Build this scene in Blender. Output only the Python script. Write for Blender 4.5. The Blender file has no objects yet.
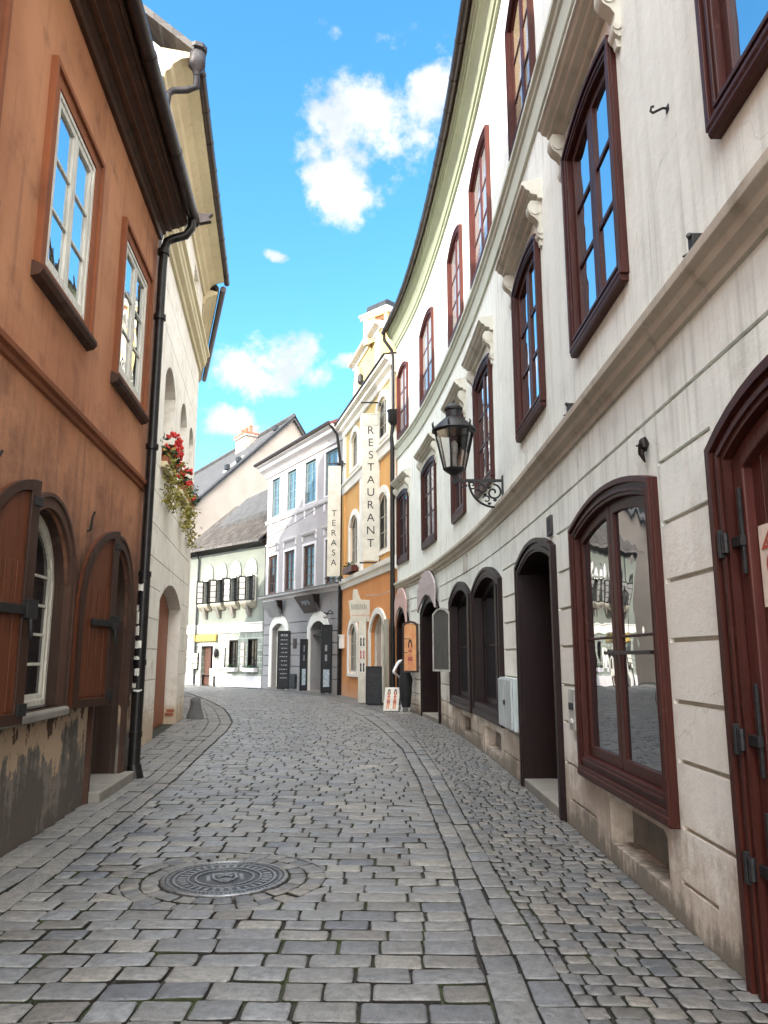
import bpy, bmesh, math, random
from mathutils import Vector, Matrix
from mathutils.geometry import delaunay_2d_cdt, tessellate_polygon
random.seed(7)
R = math.radians
SC = bpy.context.scene
COL = SC.collection

# ------------------------------------------------------------------ shader helpers
class NT:
    def __init__(s, tree):
        s.t = tree; s.n = tree.nodes; s.l = tree.links
    def new(s, typ, **kw):
        nd = s.n.new(typ)
        for k, v in kw.items(): setattr(nd, k, v)
        return nd
    def put(s, sock, v):
        if v is None: return
        if isinstance(v, bpy.types.NodeSocket): s.l.new(v, sock)
        else:
            if isinstance(v, (tuple, list)) and sock.type == 'RGBA' and len(v) == 3: v = (*v, 1)
            sock.default_value = v
    def pos(s): return s.new('ShaderNodeNewGeometry').outputs['Position']
    def math(s, op, a, b=None, c=None, clamp=False):
        nd = s.new('ShaderNodeMath', operation=op); nd.use_clamp = clamp
        s.put(nd.inputs[0], a); s.put(nd.inputs[1], b); s.put(nd.inputs[2], c)
        return nd.outputs[0]
    def vmul(s, v, m):
        nd = s.new('ShaderNodeVectorMath', operation='MULTIPLY'); s.put(nd.inputs[0], v); s.put(nd.inputs[1], m); return nd.outputs[0]
    def noise(s, scale, detail=5, vec=None, rough=.55, dist=0):
        nd = s.new('ShaderNodeTexNoise'); s.put(nd.inputs['Vector'], vec if vec is not None else s.pos())
        nd.inputs['Scale'].default_value = scale; nd.inputs['Detail'].default_value = detail
        nd.inputs['Roughness'].default_value = rough; nd.inputs['Distortion'].default_value = dist
        return nd.outputs['Fac']
    def mix(s, f, a, b, mode='MIX'):
        nd = s.new('ShaderNodeMix', data_type='RGBA', blend_type=mode); s.put(nd.inputs[0], f); s.put(nd.inputs[6], a); s.put(nd.inputs[7], b); return nd.outputs[2]
    def step(s, v, lo, hi):
        nd = s.new('ShaderNodeMapRange', interpolation_type='SMOOTHSTEP'); s.put(nd.inputs[0], v)
        nd.inputs[1].default_value = lo; nd.inputs[2].default_value = hi; nd.inputs[3].default_value = 0; nd.inputs[4].default_value = 1
        return nd.outputs[0]
    def sep(s, v):
        nd = s.new('ShaderNodeSeparateXYZ'); s.put(nd.inputs[0], v); return nd.outputs
    def bump(s, h, strength=.3, dist=.01):
        nd = s.new('ShaderNodeBump'); s.put(nd.inputs['Height'], h); nd.inputs['Strength'].default_value = strength; nd.inputs['Distance'].default_value = dist
        return nd.outputs[0]

def base_mat(name):
    m = bpy.data.materials.new(name); m.use_nodes = True
    t = NT(m.node_tree); b = m.node_tree.nodes['Principled BSDF']
    return m, t, b

def stucco(name, c1, c2, dirt=(.25, .22, .18), streak=.35, patches=.35, bump=.35, foot=None, foot_h=.5, rough=.9, layers=(), flecks=False, cracks=0):
    m, t, b = base_mat(name)
    p = t.pos(); z = t.sep(p)[2]
    big = t.noise(.6, 6, p); col = t.mix(t.step(big, .35, .68), c1, c2)
    mid = t.noise(2.7, 7, p, .62)
    col = t.mix(t.math('MULTIPLY', t.step(mid, .5, .78), patches), col, dirt)
    st = t.noise(1.0, 6, t.vmul(p, (7, 7, .35)), .6)
    col = t.mix(t.math('MULTIPLY', t.step(st, .52, .8), streak), col, dirt)
    fine = t.noise(45, 3, p)
    col = t.mix(.10, col, t.mix(fine, (.2, .2, .2), (1, 1, 1)), 'MULTIPLY')
    rag = t.math('ADD', t.math('MULTIPLY', t.math('SUBTRACT', t.noise(1.6, 8, p, .65), .5), 1.6), t.math('MULTIPLY', t.math('SUBTRACT', t.noise(7, 6, p, .7), .5), .7))
    if foot:
        h = t.math('ADD', z, rag)
        col = t.mix(t.math('MULTIPLY', t.math('SUBTRACT', 1, t.step(h, foot_h - .25, foot_h + .25)), .8), col, foot)
    relief = None; drip = t.noise(1.0, 5, t.vmul(p, (11, 11, .5)), .6); rag = t.math('ADD', rag, t.math('MULTIPLY', t.math('SUBTRACT', drip, .5), .9))
    for (lc, lo, hi, soft, amp, amt, *run) in layers:
        h = t.math('ADD', z, t.math('MULTIPLY', rag, amp))
        k = t.math('MULTIPLY', t.step(h, lo - soft, lo + soft), t.math('SUBTRACT', 1, t.step(h, hi - soft, hi + soft)))
        if run: k = t.math('MULTIPLY', k, t.step(drip, .46, .66))
        col = t.mix(t.math('MULTIPLY', k, amt), col, lc)
        if soft < .1 and lo > .3: relief = k      # bare patch where the skim coat has come off
    if cracks:
        vo = t.new('ShaderNodeTexVoronoi', feature='DISTANCE_TO_EDGE'); wn = t.new('ShaderNodeTexNoise'); t.put(wn.inputs['Vector'], p); wn.inputs['Scale'].default_value = 2.5; wn.inputs['Detail'].default_value = 6
        av = t.new('ShaderNodeVectorMath', operation='MULTIPLY_ADD'); t.put(av.inputs[0], wn.outputs['Color']); av.inputs[1].default_value = (.5, .5, .5); t.put(av.inputs[2], p)
        t.put(vo.inputs['Vector'], av.outputs[0]); vo.inputs['Scale'].default_value = .8
        ck = t.math('MULTIPLY', t.math('SUBTRACT', 1, t.step(vo.outputs['Distance'], .0015, .006)), t.step(t.noise(.9, 4, p), .5, .62))
        col = t.mix(t.math('MULTIPLY', ck, cracks), col, tuple(v * .5 for v in dirt))
        sp = t.math('MULTIPLY', t.step(t.noise(13, 8, p, .7), .64, .72), t.step(t.noise(1.1, 4, p), .48, .66))
        col = t.mix(t.math('MULTIPLY', sp, .55), col, dirt)
    if flecks:
        fl = t.math('MULTIPLY', t.step(t.noise(1.0, 4, t.vmul(p, (16, 16, 5)), .6), .70, .76), t.step(t.noise(.8, 3, p), .5, .62))
        col = t.mix(t.math('MULTIPLY', fl, .8), col, (.55, .42, .30))
    t.put(b.inputs['Base Color'], col); b.inputs['Roughness'].default_value = rough
    b.inputs['Specular IOR Level'].default_value = .25
    hgt = t.math('ADD', t.math('MULTIPLY', t.noise(70, 3, p), .35), t.math('ADD', t.noise(9, 5, p), t.math('MULTIPLY', t.noise(1.4, 3, p), 1.5)))
    if relief is not None: hgt = t.math('SUBTRACT', hgt, t.math('MULTIPLY', relief, t.math('ADD', 1.2, t.math('MULTIPLY', t.noise(22, 6, p, .7), 2.2))))
    t.put(b.inputs['Normal'], t.bump(hgt, bump, .012))
    return m

def plain(name, col, rough=.6, var=.25, scale=12, metal=0, bump=.1, col2=None, spec=.4, stretch=None):
    m, t, b = base_mat(name)
    p = t.pos()
    if stretch: p = t.vmul(p, stretch)
    n = t.noise(scale, 6, p, .6)
    c2 = col2 if col2 else tuple(c * (1 - var * 1.6) for c in col)
    t.put(b.inputs['Base Color'], t.mix(t.step(n, .35, .7), col, c2))
    b.inputs['Metallic'].default_value = metal; b.inputs['Specular IOR Level'].default_value = spec
    t.put(b.inputs['Roughness'], t.math('ADD', rough - .08, t.math('MULTIPLY', t.noise(scale * 2, 3, p), .16)))
    if bump: t.put(b.inputs['Normal'], t.bump(t.noise(scale * 4, 4, p), bump, .006))
    return m

def painted_wood(name, col, worn, rough=.45, amt=.35, vert=True, bump=.35):
    m, t, b = base_mat(name)
    p = t.pos()
    g = t.noise(1, 7, t.vmul(p, (38, 38, 2.2) if vert else (6, 6, 6)), .65)
    ch = t.step(t.noise(9, 8, p, .7), .6, .72)
    c = t.mix(t.step(g, .3, .75), col, tuple(v * .55 for v in col))
    c = t.mix(t.math('MULTIPLY', ch, amt), c, worn)
    t.put(b.inputs['Base Color'], c); b.inputs['Roughness'].default_value = rough
    b.inputs['Specular IOR Level'].default_value = .22
    t.put(b.inputs['Normal'], t.bump(t.math('ADD', t.math('ADD', g, t.noise(14, 4, p)), t.math('MULTIPLY', ch, -1.0)), bump, .004))
    return m

def glass(name, col=(.012, .014, .017), ior=2.3, wav=.05, rough=.015, metal=0):
    m, t, b = base_mat(name); b.inputs['Metallic'].default_value = metal
    p = t.pos()
    b.inputs['Base Color'].default_value = (*col, 1); b.inputs['Roughness'].default_value = rough
    b.inputs['IOR'].default_value = ior
    n = t.noise(3.5, 1, p)
    t.put(b.inputs['Normal'], t.bump(n, wav, .05))
    return m

def tiles(name, c1, c2, sx=5, sz=4.5):
    m, t, b = base_mat(name)
    p = t.pos(); s = t.sep(p)
    rowz = t.math('MULTIPLY', s[2], sz)
    fr = t.math('FRACT', rowz)
    vx = t.math('ADD', t.math('MULTIPLY', t.math('ADD', s[0], t.math('MULTIPLY', s[1], -.7)), sx), t.math('MULTIPLY', t.math('FLOOR', rowz), .5))
    fx = t.math('FRACT', vx)
    cell = t.new('ShaderNodeTexWhiteNoise', noise_dimensions='2D')
    cv = t.new('ShaderNodeCombineXYZ'); t.put(cv.inputs[0], t.math('FLOOR', vx)); t.put(cv.inputs[1], t.math('FLOOR', rowz)); t.put(cell.inputs['Vector'], cv.outputs[0])
    col = t.mix(cell.outputs['Value'], c1, c2)
    col = t.mix(t.math('MULTIPLY', t.step(t.noise(1.2, 6, p), .45, .7), .5), col, tuple(v * .5 for v in c1))
    t.put(b.inputs['Base Color'], col); b.inputs['Roughness'].default_value = .85
    edge = t.math('MULTIPLY', t.step(fx, .0, .12), t.math('SUBTRACT', 1, t.step(fr, .8, 1)))
    t.put(b.inputs['Normal'], t.bump(t.math('ADD', edge, t.math('MULTIPLY', fr, -.6)), .9, .05))
    return m

# ------------------------------------------------------------------ mesh helpers
class Fac:
    """a facade: plan polyline; P(s,z,o) = s metres along it, z up, o metres out into the street"""
    def __init__(s, pts, side=1, rise=0):
        s.rise = rise
        s.p = [Vector(q) for q in pts]; s.side = side
        s.S = [0]
        for a, b in zip(s.p, s.p[1:]): s.S.append(s.S[-1] + (b - a).length)
        s.L = s.S[-1]
        nr = []
        for a, b in zip(s.p, s.p[1:]):
            d = (b - a).normalized(); nr.append(Vector((d.y, -d.x)) * side)
        s.nv = [nr[0]] + [(nr[i] + nr[i + 1]).normalized() for i in range(len(nr) - 1)] + [nr[-1]]
    def P(s, u, z, o=0):
        i = 0
        while i < len(s.S) - 2 and u > s.S[i + 1]: i += 1
        k = (u - s.S[i]) / (s.S[i + 1] - s.S[i])
        q = s.p[i].lerp(s.p[i + 1], k); kk = min(max(k, 0), 1)
        n = s.nv[i].lerp(s.nv[i + 1], kk).normalized()
        if s.rise and z > 1.5:      # far heights stretched about camera height to match the image
            q2 = min(max((u - 9) / 10, 0), 1); z = 1.5 + (z - 1.5) * (1 + s.rise * q2 * q2 * (3 - 2 * q2))
        return Vector((q.x + n.x * o, q.y + n.y * o, z))
class Ident:
    def P(s, a, b, c=0): return Vector((a, c, b))      # (x, z, y)
WORLD = Ident()
class Plane:
    """flat panel frame: origin, right dir, up dir, outward dir"""
    def __init__(s, o, r, n, u=(0, 0, 1)):
        s.o = Vector(o); s.r = Vector(r).normalized(); s.n = Vector(n).normalized(); s.u = Vector(u).normalized()
    def P(s, a, b, c=0): return s.o + s.r * a + s.u * b + s.n * c

class MB:
    def __init__(s): s.v = []; s.f = []
    def add(s, vs, fs):
        k = len(s.v); s.v += [Vector(q) for q in vs]; s.f += [tuple(i + k for i in q) for q in fs]
        return s
    def box(s, f, a0, a1, b0, b1, c0, c1, n=1):
        vs = []; fs = []
        for i in range(n + 1):
            a = a0 + (a1 - a0) * i / n
            vs += [f.P(a, b0, c0), f.P(a, b1, c0), f.P(a, b1, c1), f.P(a, b0, c1)]
        for i in range(n):
            k = 4 * i
            for j in range(4): fs.append((k + j, k + (j + 1) % 4, k + 4 + (j + 1) % 4, k + 4 + j))
        fs += [(0, 3, 2, 1), (4 * n, 4 * n + 1, 4 * n + 2, 4 * n + 3)]
        return s.add(vs, fs)
    def prism(s, f, poly, c0, c1):
        n = len(poly)
        vs = [f.P(a, b, c0) for a, b in poly] + [f.P(a, b, c1) for a, b in poly]
        fs = [(i, (i + 1) % n, n + (i + 1) % n, n + i) for i in range(n)]
        tri = tessellate_polygon([[Vector((a, b, 0)) for a, b in poly]])
        fs += [tuple(n + i for i in q) for q in tri] + [tuple(q) for q in tri]
        return s.add(vs, fs)
    def ring(s, f, po, pi, c0, c1):
        n = len(po)
        vs = [f.P(a, b, c) for c in (c0, c1) for pl in (po, pi) for a, b in pl]
        fs = []
        for i in range(n):
            j = (i + 1) % n
            fs += [(2 * n + i, 2 * n + j, 3 * n + j, 3 * n + i), (i, j, 2 * n + j, 2 * n + i), (n + j, n + i, 3 * n + i, 3 * n + j), (j, i, n + i, n + j)]
        return s.add(vs, fs)
    def sweep(s, f, prof, s0, s1, step=.5):
        n = max(1, int(round(abs(s1 - s0) / step))); m = len(prof)
        vs = []; fs = []
        for i in range(n + 1):
            u = s0 + (s1 - s0) * i / n
            vs += [f.P(u, z, o) for o, z in prof]
        for i in range(n):
            for j in range(m):
                fs.append((i * m + j, i * m + (j + 1) % m, (i + 1) * m + (j + 1) % m, (i + 1) * m + j))
        tri = tessellate_polygon([[Vector((o, z, 0)) for o, z in prof]])
        fs += [tuple(q) for q in tri] + [tuple(n * m + i for i in q) for q in tri]
        return s.add(vs, fs)
    def tube(s, pts, r, n=10, close=True):
        pts = [Vector(p) for p in pts]; rs = r if isinstance(r, (list, tuple)) else [r] * len(pts)
        vs = []; fs = []; prev = None
        for i, p in enumerate(pts):
            d = (pts[min(i + 1, len(pts) - 1)] - pts[max(i - 1, 0)]).normalized()
            if prev is None:
                a = Vector((0, 0, 1)) if abs(d.z) < .9 else Vector((1, 0, 0)); x = d.cross(a).normalized()
            else: x = (prev - d * prev.dot(d)).normalized()
            prev = x; y = d.cross(x)
            for k in range(n):
                t = 2 * math.pi * k / n; vs.append(p + (x * math.cos(t) + y * math.sin(t)) * rs[i])
        for i in range(len(pts) - 1):
            for k in range(n): fs.append((i * n + k, i * n + (k + 1) % n, (i + 1) * n + (k + 1) % n, (i + 1) * n + k))
        if close: fs += [tuple(range(n)), tuple(range((len(pts) - 1) * n, len(pts) * n))]
        return s.add(vs, fs)
    def lathe(s, c, prof, n=24, ph=0):
        c = Vector(c); vs = []; fs = []; m = len(prof)
        for i in range(n):
            t = 2 * math.pi * i / n + ph
            vs += [c + Vector((r * math.cos(t), r * math.sin(t), z)) for r, z in prof]
        for i in range(n):
            k = (i + 1) % n
            for j in range(m - 1): fs.append((i * m + j, k * m + j, k * m + j + 1, i * m + j + 1))
        fs += [tuple(i * m for i in range(n)), tuple(i * m + m - 1 for i in range(n))]
        return s.add(vs, fs)
    def blob(s, c, r, sub=1, jit=.15):
        bm = bmesh.new(); bmesh.ops.create_icosphere(bm, subdivisions=sub, radius=1)
        rr = r if isinstance(r, (tuple, list)) else (r, r, r)
        vs = [Vector(c) + Vector((v.co.x * rr[0], v.co.y * rr[1], v.co.z * rr[2])) * random.uniform(1 - jit, 1 + jit) for v in bm.verts]
        fs = [tuple(v.index for v in q.verts) for q in bm.faces]; bm.free()
        return s.add(vs, fs)

def link(o, parent=None):
    COL.objects.link(o)
    if parent: o.parent = parent
    return o
def build(name, mb, mat, parent=None, smooth=None, bevel=0, loc=None):
    """links the collected shape as ONE mesh object; smooth = auto-smooth angle in degrees"""
    root = parent
    while root is not None and root.parent: root = root.parent
    org = root.location.copy() if root is not None else Vector(loc if loc else (0, 0, 0))
    me = bpy.data.meshes.new(name)
    me.from_pydata([v - org for v in mb.v], [], mb.f)
    bm = bmesh.new(); bm.from_mesh(me)
    bmesh.ops.recalc_face_normals(bm, faces=bm.faces)
    bm.to_mesh(me); bm.free()
    me.materials.append(mat)
    if smooth:
        me.polygons.foreach_set('use_smooth', [True] * len(me.polygons)); me.set_sharp_from_angle(angle=R(smooth))
    o = bpy.data.objects.new(name, me)
    if parent is None: o.location = org
    link(o, parent)
    if bevel:
        md = o.modifiers.new('edge', 'BEVEL'); md.width = bevel; md.segments = 2; md.limit_method = 'ANGLE'; md.angle_limit = R(40); md.harden_normals = False
    return o
def tag(o, label, cat, group=None):
    o['label'] = label; o['category'] = cat
    if group: o['group'] = group
    return o
def thing(name, loc, label, cat, group=None):
    o = bpy.data.objects.new(name, None); o.location = loc; o.empty_display_size = .2
    link(o); return tag(o, label, cat, group)
def struct(name, mb, mat, kind='structure', **kw):
    o = build(name, mb, mat, None, **kw); o['kind'] = kind; return o

def segm(s0, s1, zs, zp):
    """top line of an opening: segmental arch from spring zs to crown zp"""
    c = (s0 + s1) / 2; h = (s1 - s0) / 2; g = zp - zs
    if g < 1e-3: return lambda s: zs
    Rr = (h * h + g * g) / (2 * g)
    return lambda s: zp - Rr + math.sqrt(max(Rr * Rr - (s - c) ** 2, 0))
class Arch:
    def __init__(s, s0, s1, z0, zs, zp): s.a = s0; s.b = s1; s.z0 = z0; s.zs = zs; s.zp = zp; s.t = segm(s0, s1, zs, zp)
    def inset(s, d, db=None):
        n = Arch(s.a + d, s.b - d, s.z0 + (d if db is None else db), s.zs, s.zp)
        c = (s.a + s.b) / 2; h = (s.b - s.a) / 2; g = s.zp - s.zs
        if g < 1e-3: n.t = lambda q: s.zs - d; n.zs = n.zp = s.zs - d
        else:
            Rr = (h * h + g * g) / (2 * g); zc = s.zp - Rr
            n.t = lambda q: zc + math.sqrt(max((Rr - d) ** 2 - (q - c) ** 2, 0)); n.zs = n.t(n.a); n.zp = s.zp - d
        return n
    def poly(s, a=None, b=None, z0=None, n=12, d=0):
        a = s.a if a is None else a; b = s.b if b is None else b; z0 = s.z0 if z0 is None else z0
        return [(a, z0), (b, z0)] + [(b + (a - b) * i / n, s.t(b + (a - b) * i / n) - d) for i in range(n + 1)]

def wall_front(f, outline, holes, step=.6, zstep=None, depth=.22, base=0):
    """front sheet with real openings and their reveals; holes = list of (polygon, reveal depth)"""
    vs = []; es = []
    def loop(pl):
        k = len(vs); vs.extend(Vector(q) for q in pl); n = len(pl); es.extend((k + i, k + (i + 1) % n) for i in range(n))
    loop(outline)
    for h, _ in holes: loop(h)
    lo = min(q[0] for q in outline); hi = max(q[0] for q in outline); zl = min(q[1] for q in outline); zh = max(q[1] for q in outline)
    n = int((hi - lo) / step)
    for i in range(1, n):
        u = lo + (hi - lo) * i / n + .00037; k = len(vs); vs.extend([Vector((u, zl)), Vector((u, zh))]); es.append((k, k + 1))
    ov, oe, of, *_ = delaunay_2d_cdt(vs, es, [], 0, 1e-5)
    def inside(p, pl):
        r = False; j = len(pl) - 1
        for i in range(len(pl)):
            if (pl[i][1] > p[1]) != (pl[j][1] > p[1]) and p[0] < (pl[j][0] - pl[i][0]) * (p[1] - pl[i][1]) / (pl[j][1] - pl[i][1]) + pl[i][0]: r = not r
            j = i
        return r
    bb = [(min(q[0] for q in h), max(q[0] for q in h), min(q[1] for q in h), max(q[1] for q in h), h) for h, _ in holes]
    fs = []
    for t in of:
        c = (sum(ov[i].x for i in t) / 3, sum(ov[i].y for i in t) / 3)
        if not inside(c, outline): continue
        if any(b[0] < c[0] < b[1] and b[2] < c[1] < b[3] and inside(c, b[4]) for b in bb): continue
        fs.append(tuple(t))
    mb = MB(); mb.add([f.P(v.x, v.y, base) for v in ov], fs)
    for h0, d in holes:
        h = []
        for i, (a, b) in enumerate(h0):
            a2, b2 = h0[(i + 1) % len(h0)]; m = max(1, int(abs(a2 - a) / step)); h += [(a + (a2 - a) * q / m, b + (b2 - b) * q / m) for q in range(m)]
        k = len(h)
        mb.add([f.P(a, b, base) for a, b in h] + [f.P(a, b, base - d) for a, b in h], [(i, (i + 1) % k, k + (i + 1) % k, k + i) for i in range(k)])
    return mb

def house_body(mb, f, depth, ze, zr, s0=0, s1=None, gable=True, n=8):
    """end walls and rear wall behind a facade"""
    s1 = f.L if s1 is None else s1
    for s in (s0, s1):
        pl = [(0, -.05), (0, ze), (-depth / 2, zr - .2), (-depth, ze), (-depth, -.05)]
        mb.add([f.P(s, z, o) for o, z in pl], [(0, 1, 2, 3, 4)])
    us = [s0 + (s1 - s0) * i / n for i in range(n + 1)]
    vs = [f.P(u, z, -depth) for u in us for z in (-.05, ze)]
    mb.add(vs, [(2 * i, 2 * i + 1, 2 * i + 3, 2 * i + 2) for i in range(n)])
def roof_mesh(f, depth, ze, zr, oh, s0, s1, th=.14, step=1.0):
    return MB().sweep(f, [(oh, ze), (-depth / 2, zr), (-depth - oh, ze), (-depth - oh, ze - th), (-depth / 2, zr - th), (oh, ze - th)], s0, s1, step)

def glazing(f, parent, A, o, rows, cols, stile, bar, sash_m, glass_m, bevel=0, depth=.045, ajar=0):
    """casements with glazing bars plus the panes behind them"""
    mb = MB(); w = (A.b - A.a) / cols
    for c in range(cols):
        a = A.a + w * c + (.004 if c else 0); b = A.a + w * (c + 1) - (.004 if c < cols - 1 else 0)
        po = A.poly(a, b); pi = [(x, z) for x, z in A.poly(a + stile, b - stile, A.z0 + stile, d=stile)]
        mb.ring(f, po, pi, o - depth, o)
        z0 = A.z0 + stile; zt = min(A.t(a + stile), A.t(b - stile)) - stile; ztop = max(A.t(a + stile), A.t(b - stile)) - stile
        for r in range(1, rows):
            z = z0 + ((zt + ztop) / 2 - z0) * r / rows
            mb.box(f, a + stile - .004, b - stile + .004, z - bar / 2, z + bar / 2, o - depth + .006, o - .008)
    build('sash', mb, sash_m, parent, bevel=bevel)
    if ajar:
        for c in range(cols):
            a = A.a + w * c + .02; b = A.a + w * (c + 1) - .02; pl = A.poly(a, b, A.z0 + .02, d=.02); k = len(pl)
            off = lambda x: o - depth * .5 - ajar * (b - x) / (b - a)
            build('pane', MB().add([f.P(x, z, off(x) - .004) for x, z in pl] + [f.P(x, z, off(x)) for x, z in pl], [tuple(range(k)), tuple(range(k, 2 * k))] + [(i, (i + 1) % k, k + (i + 1) % k, k + i) for i in range(k)]), glass_m, parent)
        return
    ai = A.inset(.012)
    build('pane', MB().prism(f, ai.poly(), o - depth * .62, o - depth * .5), glass_m, parent)

def window(f, parent, s0, s1, z0, zs, zp, frame_m, sash_m, glass_m, fw=.12, pro=.05, dep=.12, rows=3, cols=2, stile=.06, bar=.03, bevel=0, sill=None, sill_m=None, glass_o=None, label=None, sx=.06, ext=.05, ajar=0):
    A = Arch(s0, s1, z0, zs, zp); B = A.inset(fw)
    mb = MB().ring(f, A.poly(), B.poly(), -dep, pro)
    if fw > .09:
        mb.ring(f, A.inset(.0).poly(), A.inset(fw * .33).poly(), pro - .002, pro + .022)
        mb.ring(f, A.inset(fw * .62).poly(), A.inset(fw * .8).poly(), pro - .002, pro + .012)
    w = build('window', mb, frame_m, parent, bevel=bevel)
    if label: w['label'] = label
    glazing(f, w, B, pro - .045 if glass_o is None else glass_o, rows, cols, stile, bar, sash_m, glass_m, bevel, ajar=ajar)
    if sill:
        build('sill', MB().sweep(f, [(-.05, z0 - sill), (-.05, z0 + .012), (pro + .03, z0 + .012), (pro + sx, z0 - .01), (pro + sx, z0 - sill * .55), (pro + sx * .5, z0 - sill)], s0 - ext, s1 + ext, 1), sill_m or frame_m, w, bevel=bevel)
    return w

_font_cache = {}
def letters(mb, f, text, size, a, b, c0=0.0, c1=.006, center=True, sx=1.0):
    """raised lettering from the built-in typeface, laid on a panel"""
    key = text
    if key not in _font_cache:
        cu = bpy.data.curves.new('lettering_source', 'FONT'); cu.body = text; cu.size = 1
        ob = bpy.data.objects.new('lettering_source', cu); COL.objects.link(ob)
        dg = bpy.context.evaluated_depsgraph_get(); dg.update()
        me = bpy.data.meshes.new_from_object(ob.evaluated_get(dg))
        _font_cache[key] = ([v.co.copy() for v in me.vertices], [tuple(q.vertices) for q in me.polygons])
        bpy.data.objects.remove(ob); bpy.data.meshes.remove(me); bpy.data.curves.remove(cu)
    vs, fs = _font_cache[key]
    x0 = min(v.x for v in vs); x1 = max(v.x for v in vs); y0 = min(v.y for v in vs); y1 = max(v.y for v in vs)
    ox = (x0 + x1) / 2 if center else x0
    mb.add([f.P(a + (v.x - ox) * size * sx, b + (v.y - (y0 + y1) / 2) * size, c1) for v in vs], fs)

# ------------------------------------------------------------------ materials
M = {}
M['white_wall'] = stucco('white_wall', (.85, .875, .81), (.78, .81, .75), dirt=(.34, .345, .29), streak=.45, patches=.28, cracks=.22, bump=.55, foot=(.50, .38, .28), foot_h=.5,
                         layers=(((.70, .59, .50), -.5, 2.2, .5, 1.6, .45), ((.33, .33, .29), 2.7, 3.42, .25, .5, .34, 1), ((.36, .36, .32), 3.6, 4.25, .2, .4, .32, 1), ((.42, .42, .37), 6.6, 7.4, .3, .6, .45, 1), ((.42, .42, .37), 4.3, 6.0, .6, 1.5, .15, 1), ((.34, .28, .22), -.5, .42, .3, 1.3, .6), ((.16, .14, .11), -.5, .13, .1, .5, .85)))
M['white_trim'] = stucco('white_trim', (.62, .60, .52), (.50, .49, .42), dirt=(.20, .17, .12), streak=.5, patches=.45)
M['belt_trim'] = stucco('belt_trim', (.58, .54, .45), (.46, .42, .345), dirt=(.17, .14, .10), streak=.55, patches=.55)
M['green_trim'] = stucco('green_trim', (.47, .52, .36), (.42, .46, .33), dirt=(.25, .27, .18), streak=.25, patches=.25, bump=.15)
M['band_trim'] = stucco('band_trim', (.50, .52, .43), (.44, .46, .38), dirt=(.26, .26, .2), streak=.3, patches=.3, bump=.15)
M['brown_wall'] = stucco('brown_wall', (.49, .225, .115), (.37, .15, .072), dirt=(.17, .07, .042), streak=.65, patches=.7, bump=.6, flecks=True,
                         layers=(((.16, .075, .045), .3, 3.2, .7, 1.6, .65), ((.05, .03, .022), .3, 2.35, .6, 1.5, .9), ((.42, .30, .20), .60, .95, .03, .85, .95), ((.20, .18, .155), -1, .60, .06, 1.0, .85), ((.05, .043, .036), -1, .36, .3, 2.2, .7)))
M['brown_trim'] = stucco('brown_trim', (.27, .09, .038), (.20, .07, .032), dirt=(.1, .04, .025), streak=.4, patches=.5)
M['arch_trim'] = stucco('arch_trim', (.085, .042, .028), (.055, .03, .022), dirt=(.2, .15, .11), streak=.25, patches=.3)
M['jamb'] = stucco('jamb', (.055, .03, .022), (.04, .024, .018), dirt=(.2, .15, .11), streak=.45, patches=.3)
M['cream_wall'] = stucco('cream_wall', (.84, .78, .68), (.76, .70, .60), dirt=(.38, .30, .20), streak=.4, patches=.5, cracks=.5, foot=(.45, .32, .2), foot_h=.5)
M['cream_trim'] = stucco('cream_trim', (.66, .58, .38), (.56, .48, .31), dirt=(.34, .25, .13), streak=.4, patches=.3, bump=.15)
M['grey_wall'] = stucco('grey_wall', (.37, .335, .33), (.32, .29, .285), dirt=(.2, .18, .18), streak=.2, patches=.25)
M['grey_dark'] = stucco('grey_dark', (.31, .29, .28), (.26, .245, .24), dirt=(.12, .11, .11), streak=.25, patches=.3)
M['grey_trim'] = stucco('grey_trim', (.70, .66, .66), (.6, .57, .57), dirt=(.3, .28, .27), streak=.3, patches=.2)
M['orange_wall'] = stucco('orange_wall', (.64, .28, .10), (.57, .235, .08), dirt=(.42, .2, .09), streak=.2, patches=.25, foot=(.6, .33, .2), foot_h=.3)
M['yellow_wall'] = stucco('yellow_wall', (.66, .50, .22), (.60, .44, .19), dirt=(.5, .36, .16), streak=.2, patches=.2)
M['apricot_wall'] = stucco('apricot_wall', (.64, .36, .13), (.58, .31, .105), dirt=(.45, .26, .12), streak=.25, patches=.3)
M['bright_trim'] = stucco('bright_trim', (.82, .79, .72), (.74, .71, .64), dirt=(.45, .4, .32), streak=.2, patches=.2, bump=.15)
M['green_wall'] = stucco('green_wall', (.215, .23, .195), (.17, .183, .155), dirt=(.22, .24, .19), streak=.25, patches=.3)
M['ashlar'] = stucco('ashlar', (.50, .53, .45), (.35, .38, .32), dirt=(.2, .22, .18), streak=.2, patches=.5)
M['peach_wall'] = stucco('peach_wall', (.33, .28, .235), (.28, .235, .195), dirt=(.33, .25, .2), streak=.45, patches=.3)
M['maroon'] = painted_wood('maroon', (.056, .0125, .008), (.15, .07, .05), amt=.4)
M['maroon_dark'] = painted_wood('maroon_dark', (.015, .0055, .005), (.06, .03, .024), amt=.3)
M['red_door'] = painted_wood('red_door', (.082, .021, .016), (.2, .09, .06), amt=.2)
M['redbrown'] = painted_wood('redbrown', (.125, .036, .028), (.25, .1, .08), amt=.2)  # maroon lightened as if sunlit for far top windows; also a window box
M['shutter'] = painted_wood('shutter', (.115, .036, .016), (.045, .018, .012), amt=.5)
M['shutter_edge'] = painted_wood('shutter_edge', (.045, .021, .014), (.04, .02, .015), amt=.4)
M['wood_dark'] = painted_wood('wood_dark', (.013, .008, .006), (.05, .03, .02), amt=.3)
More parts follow.
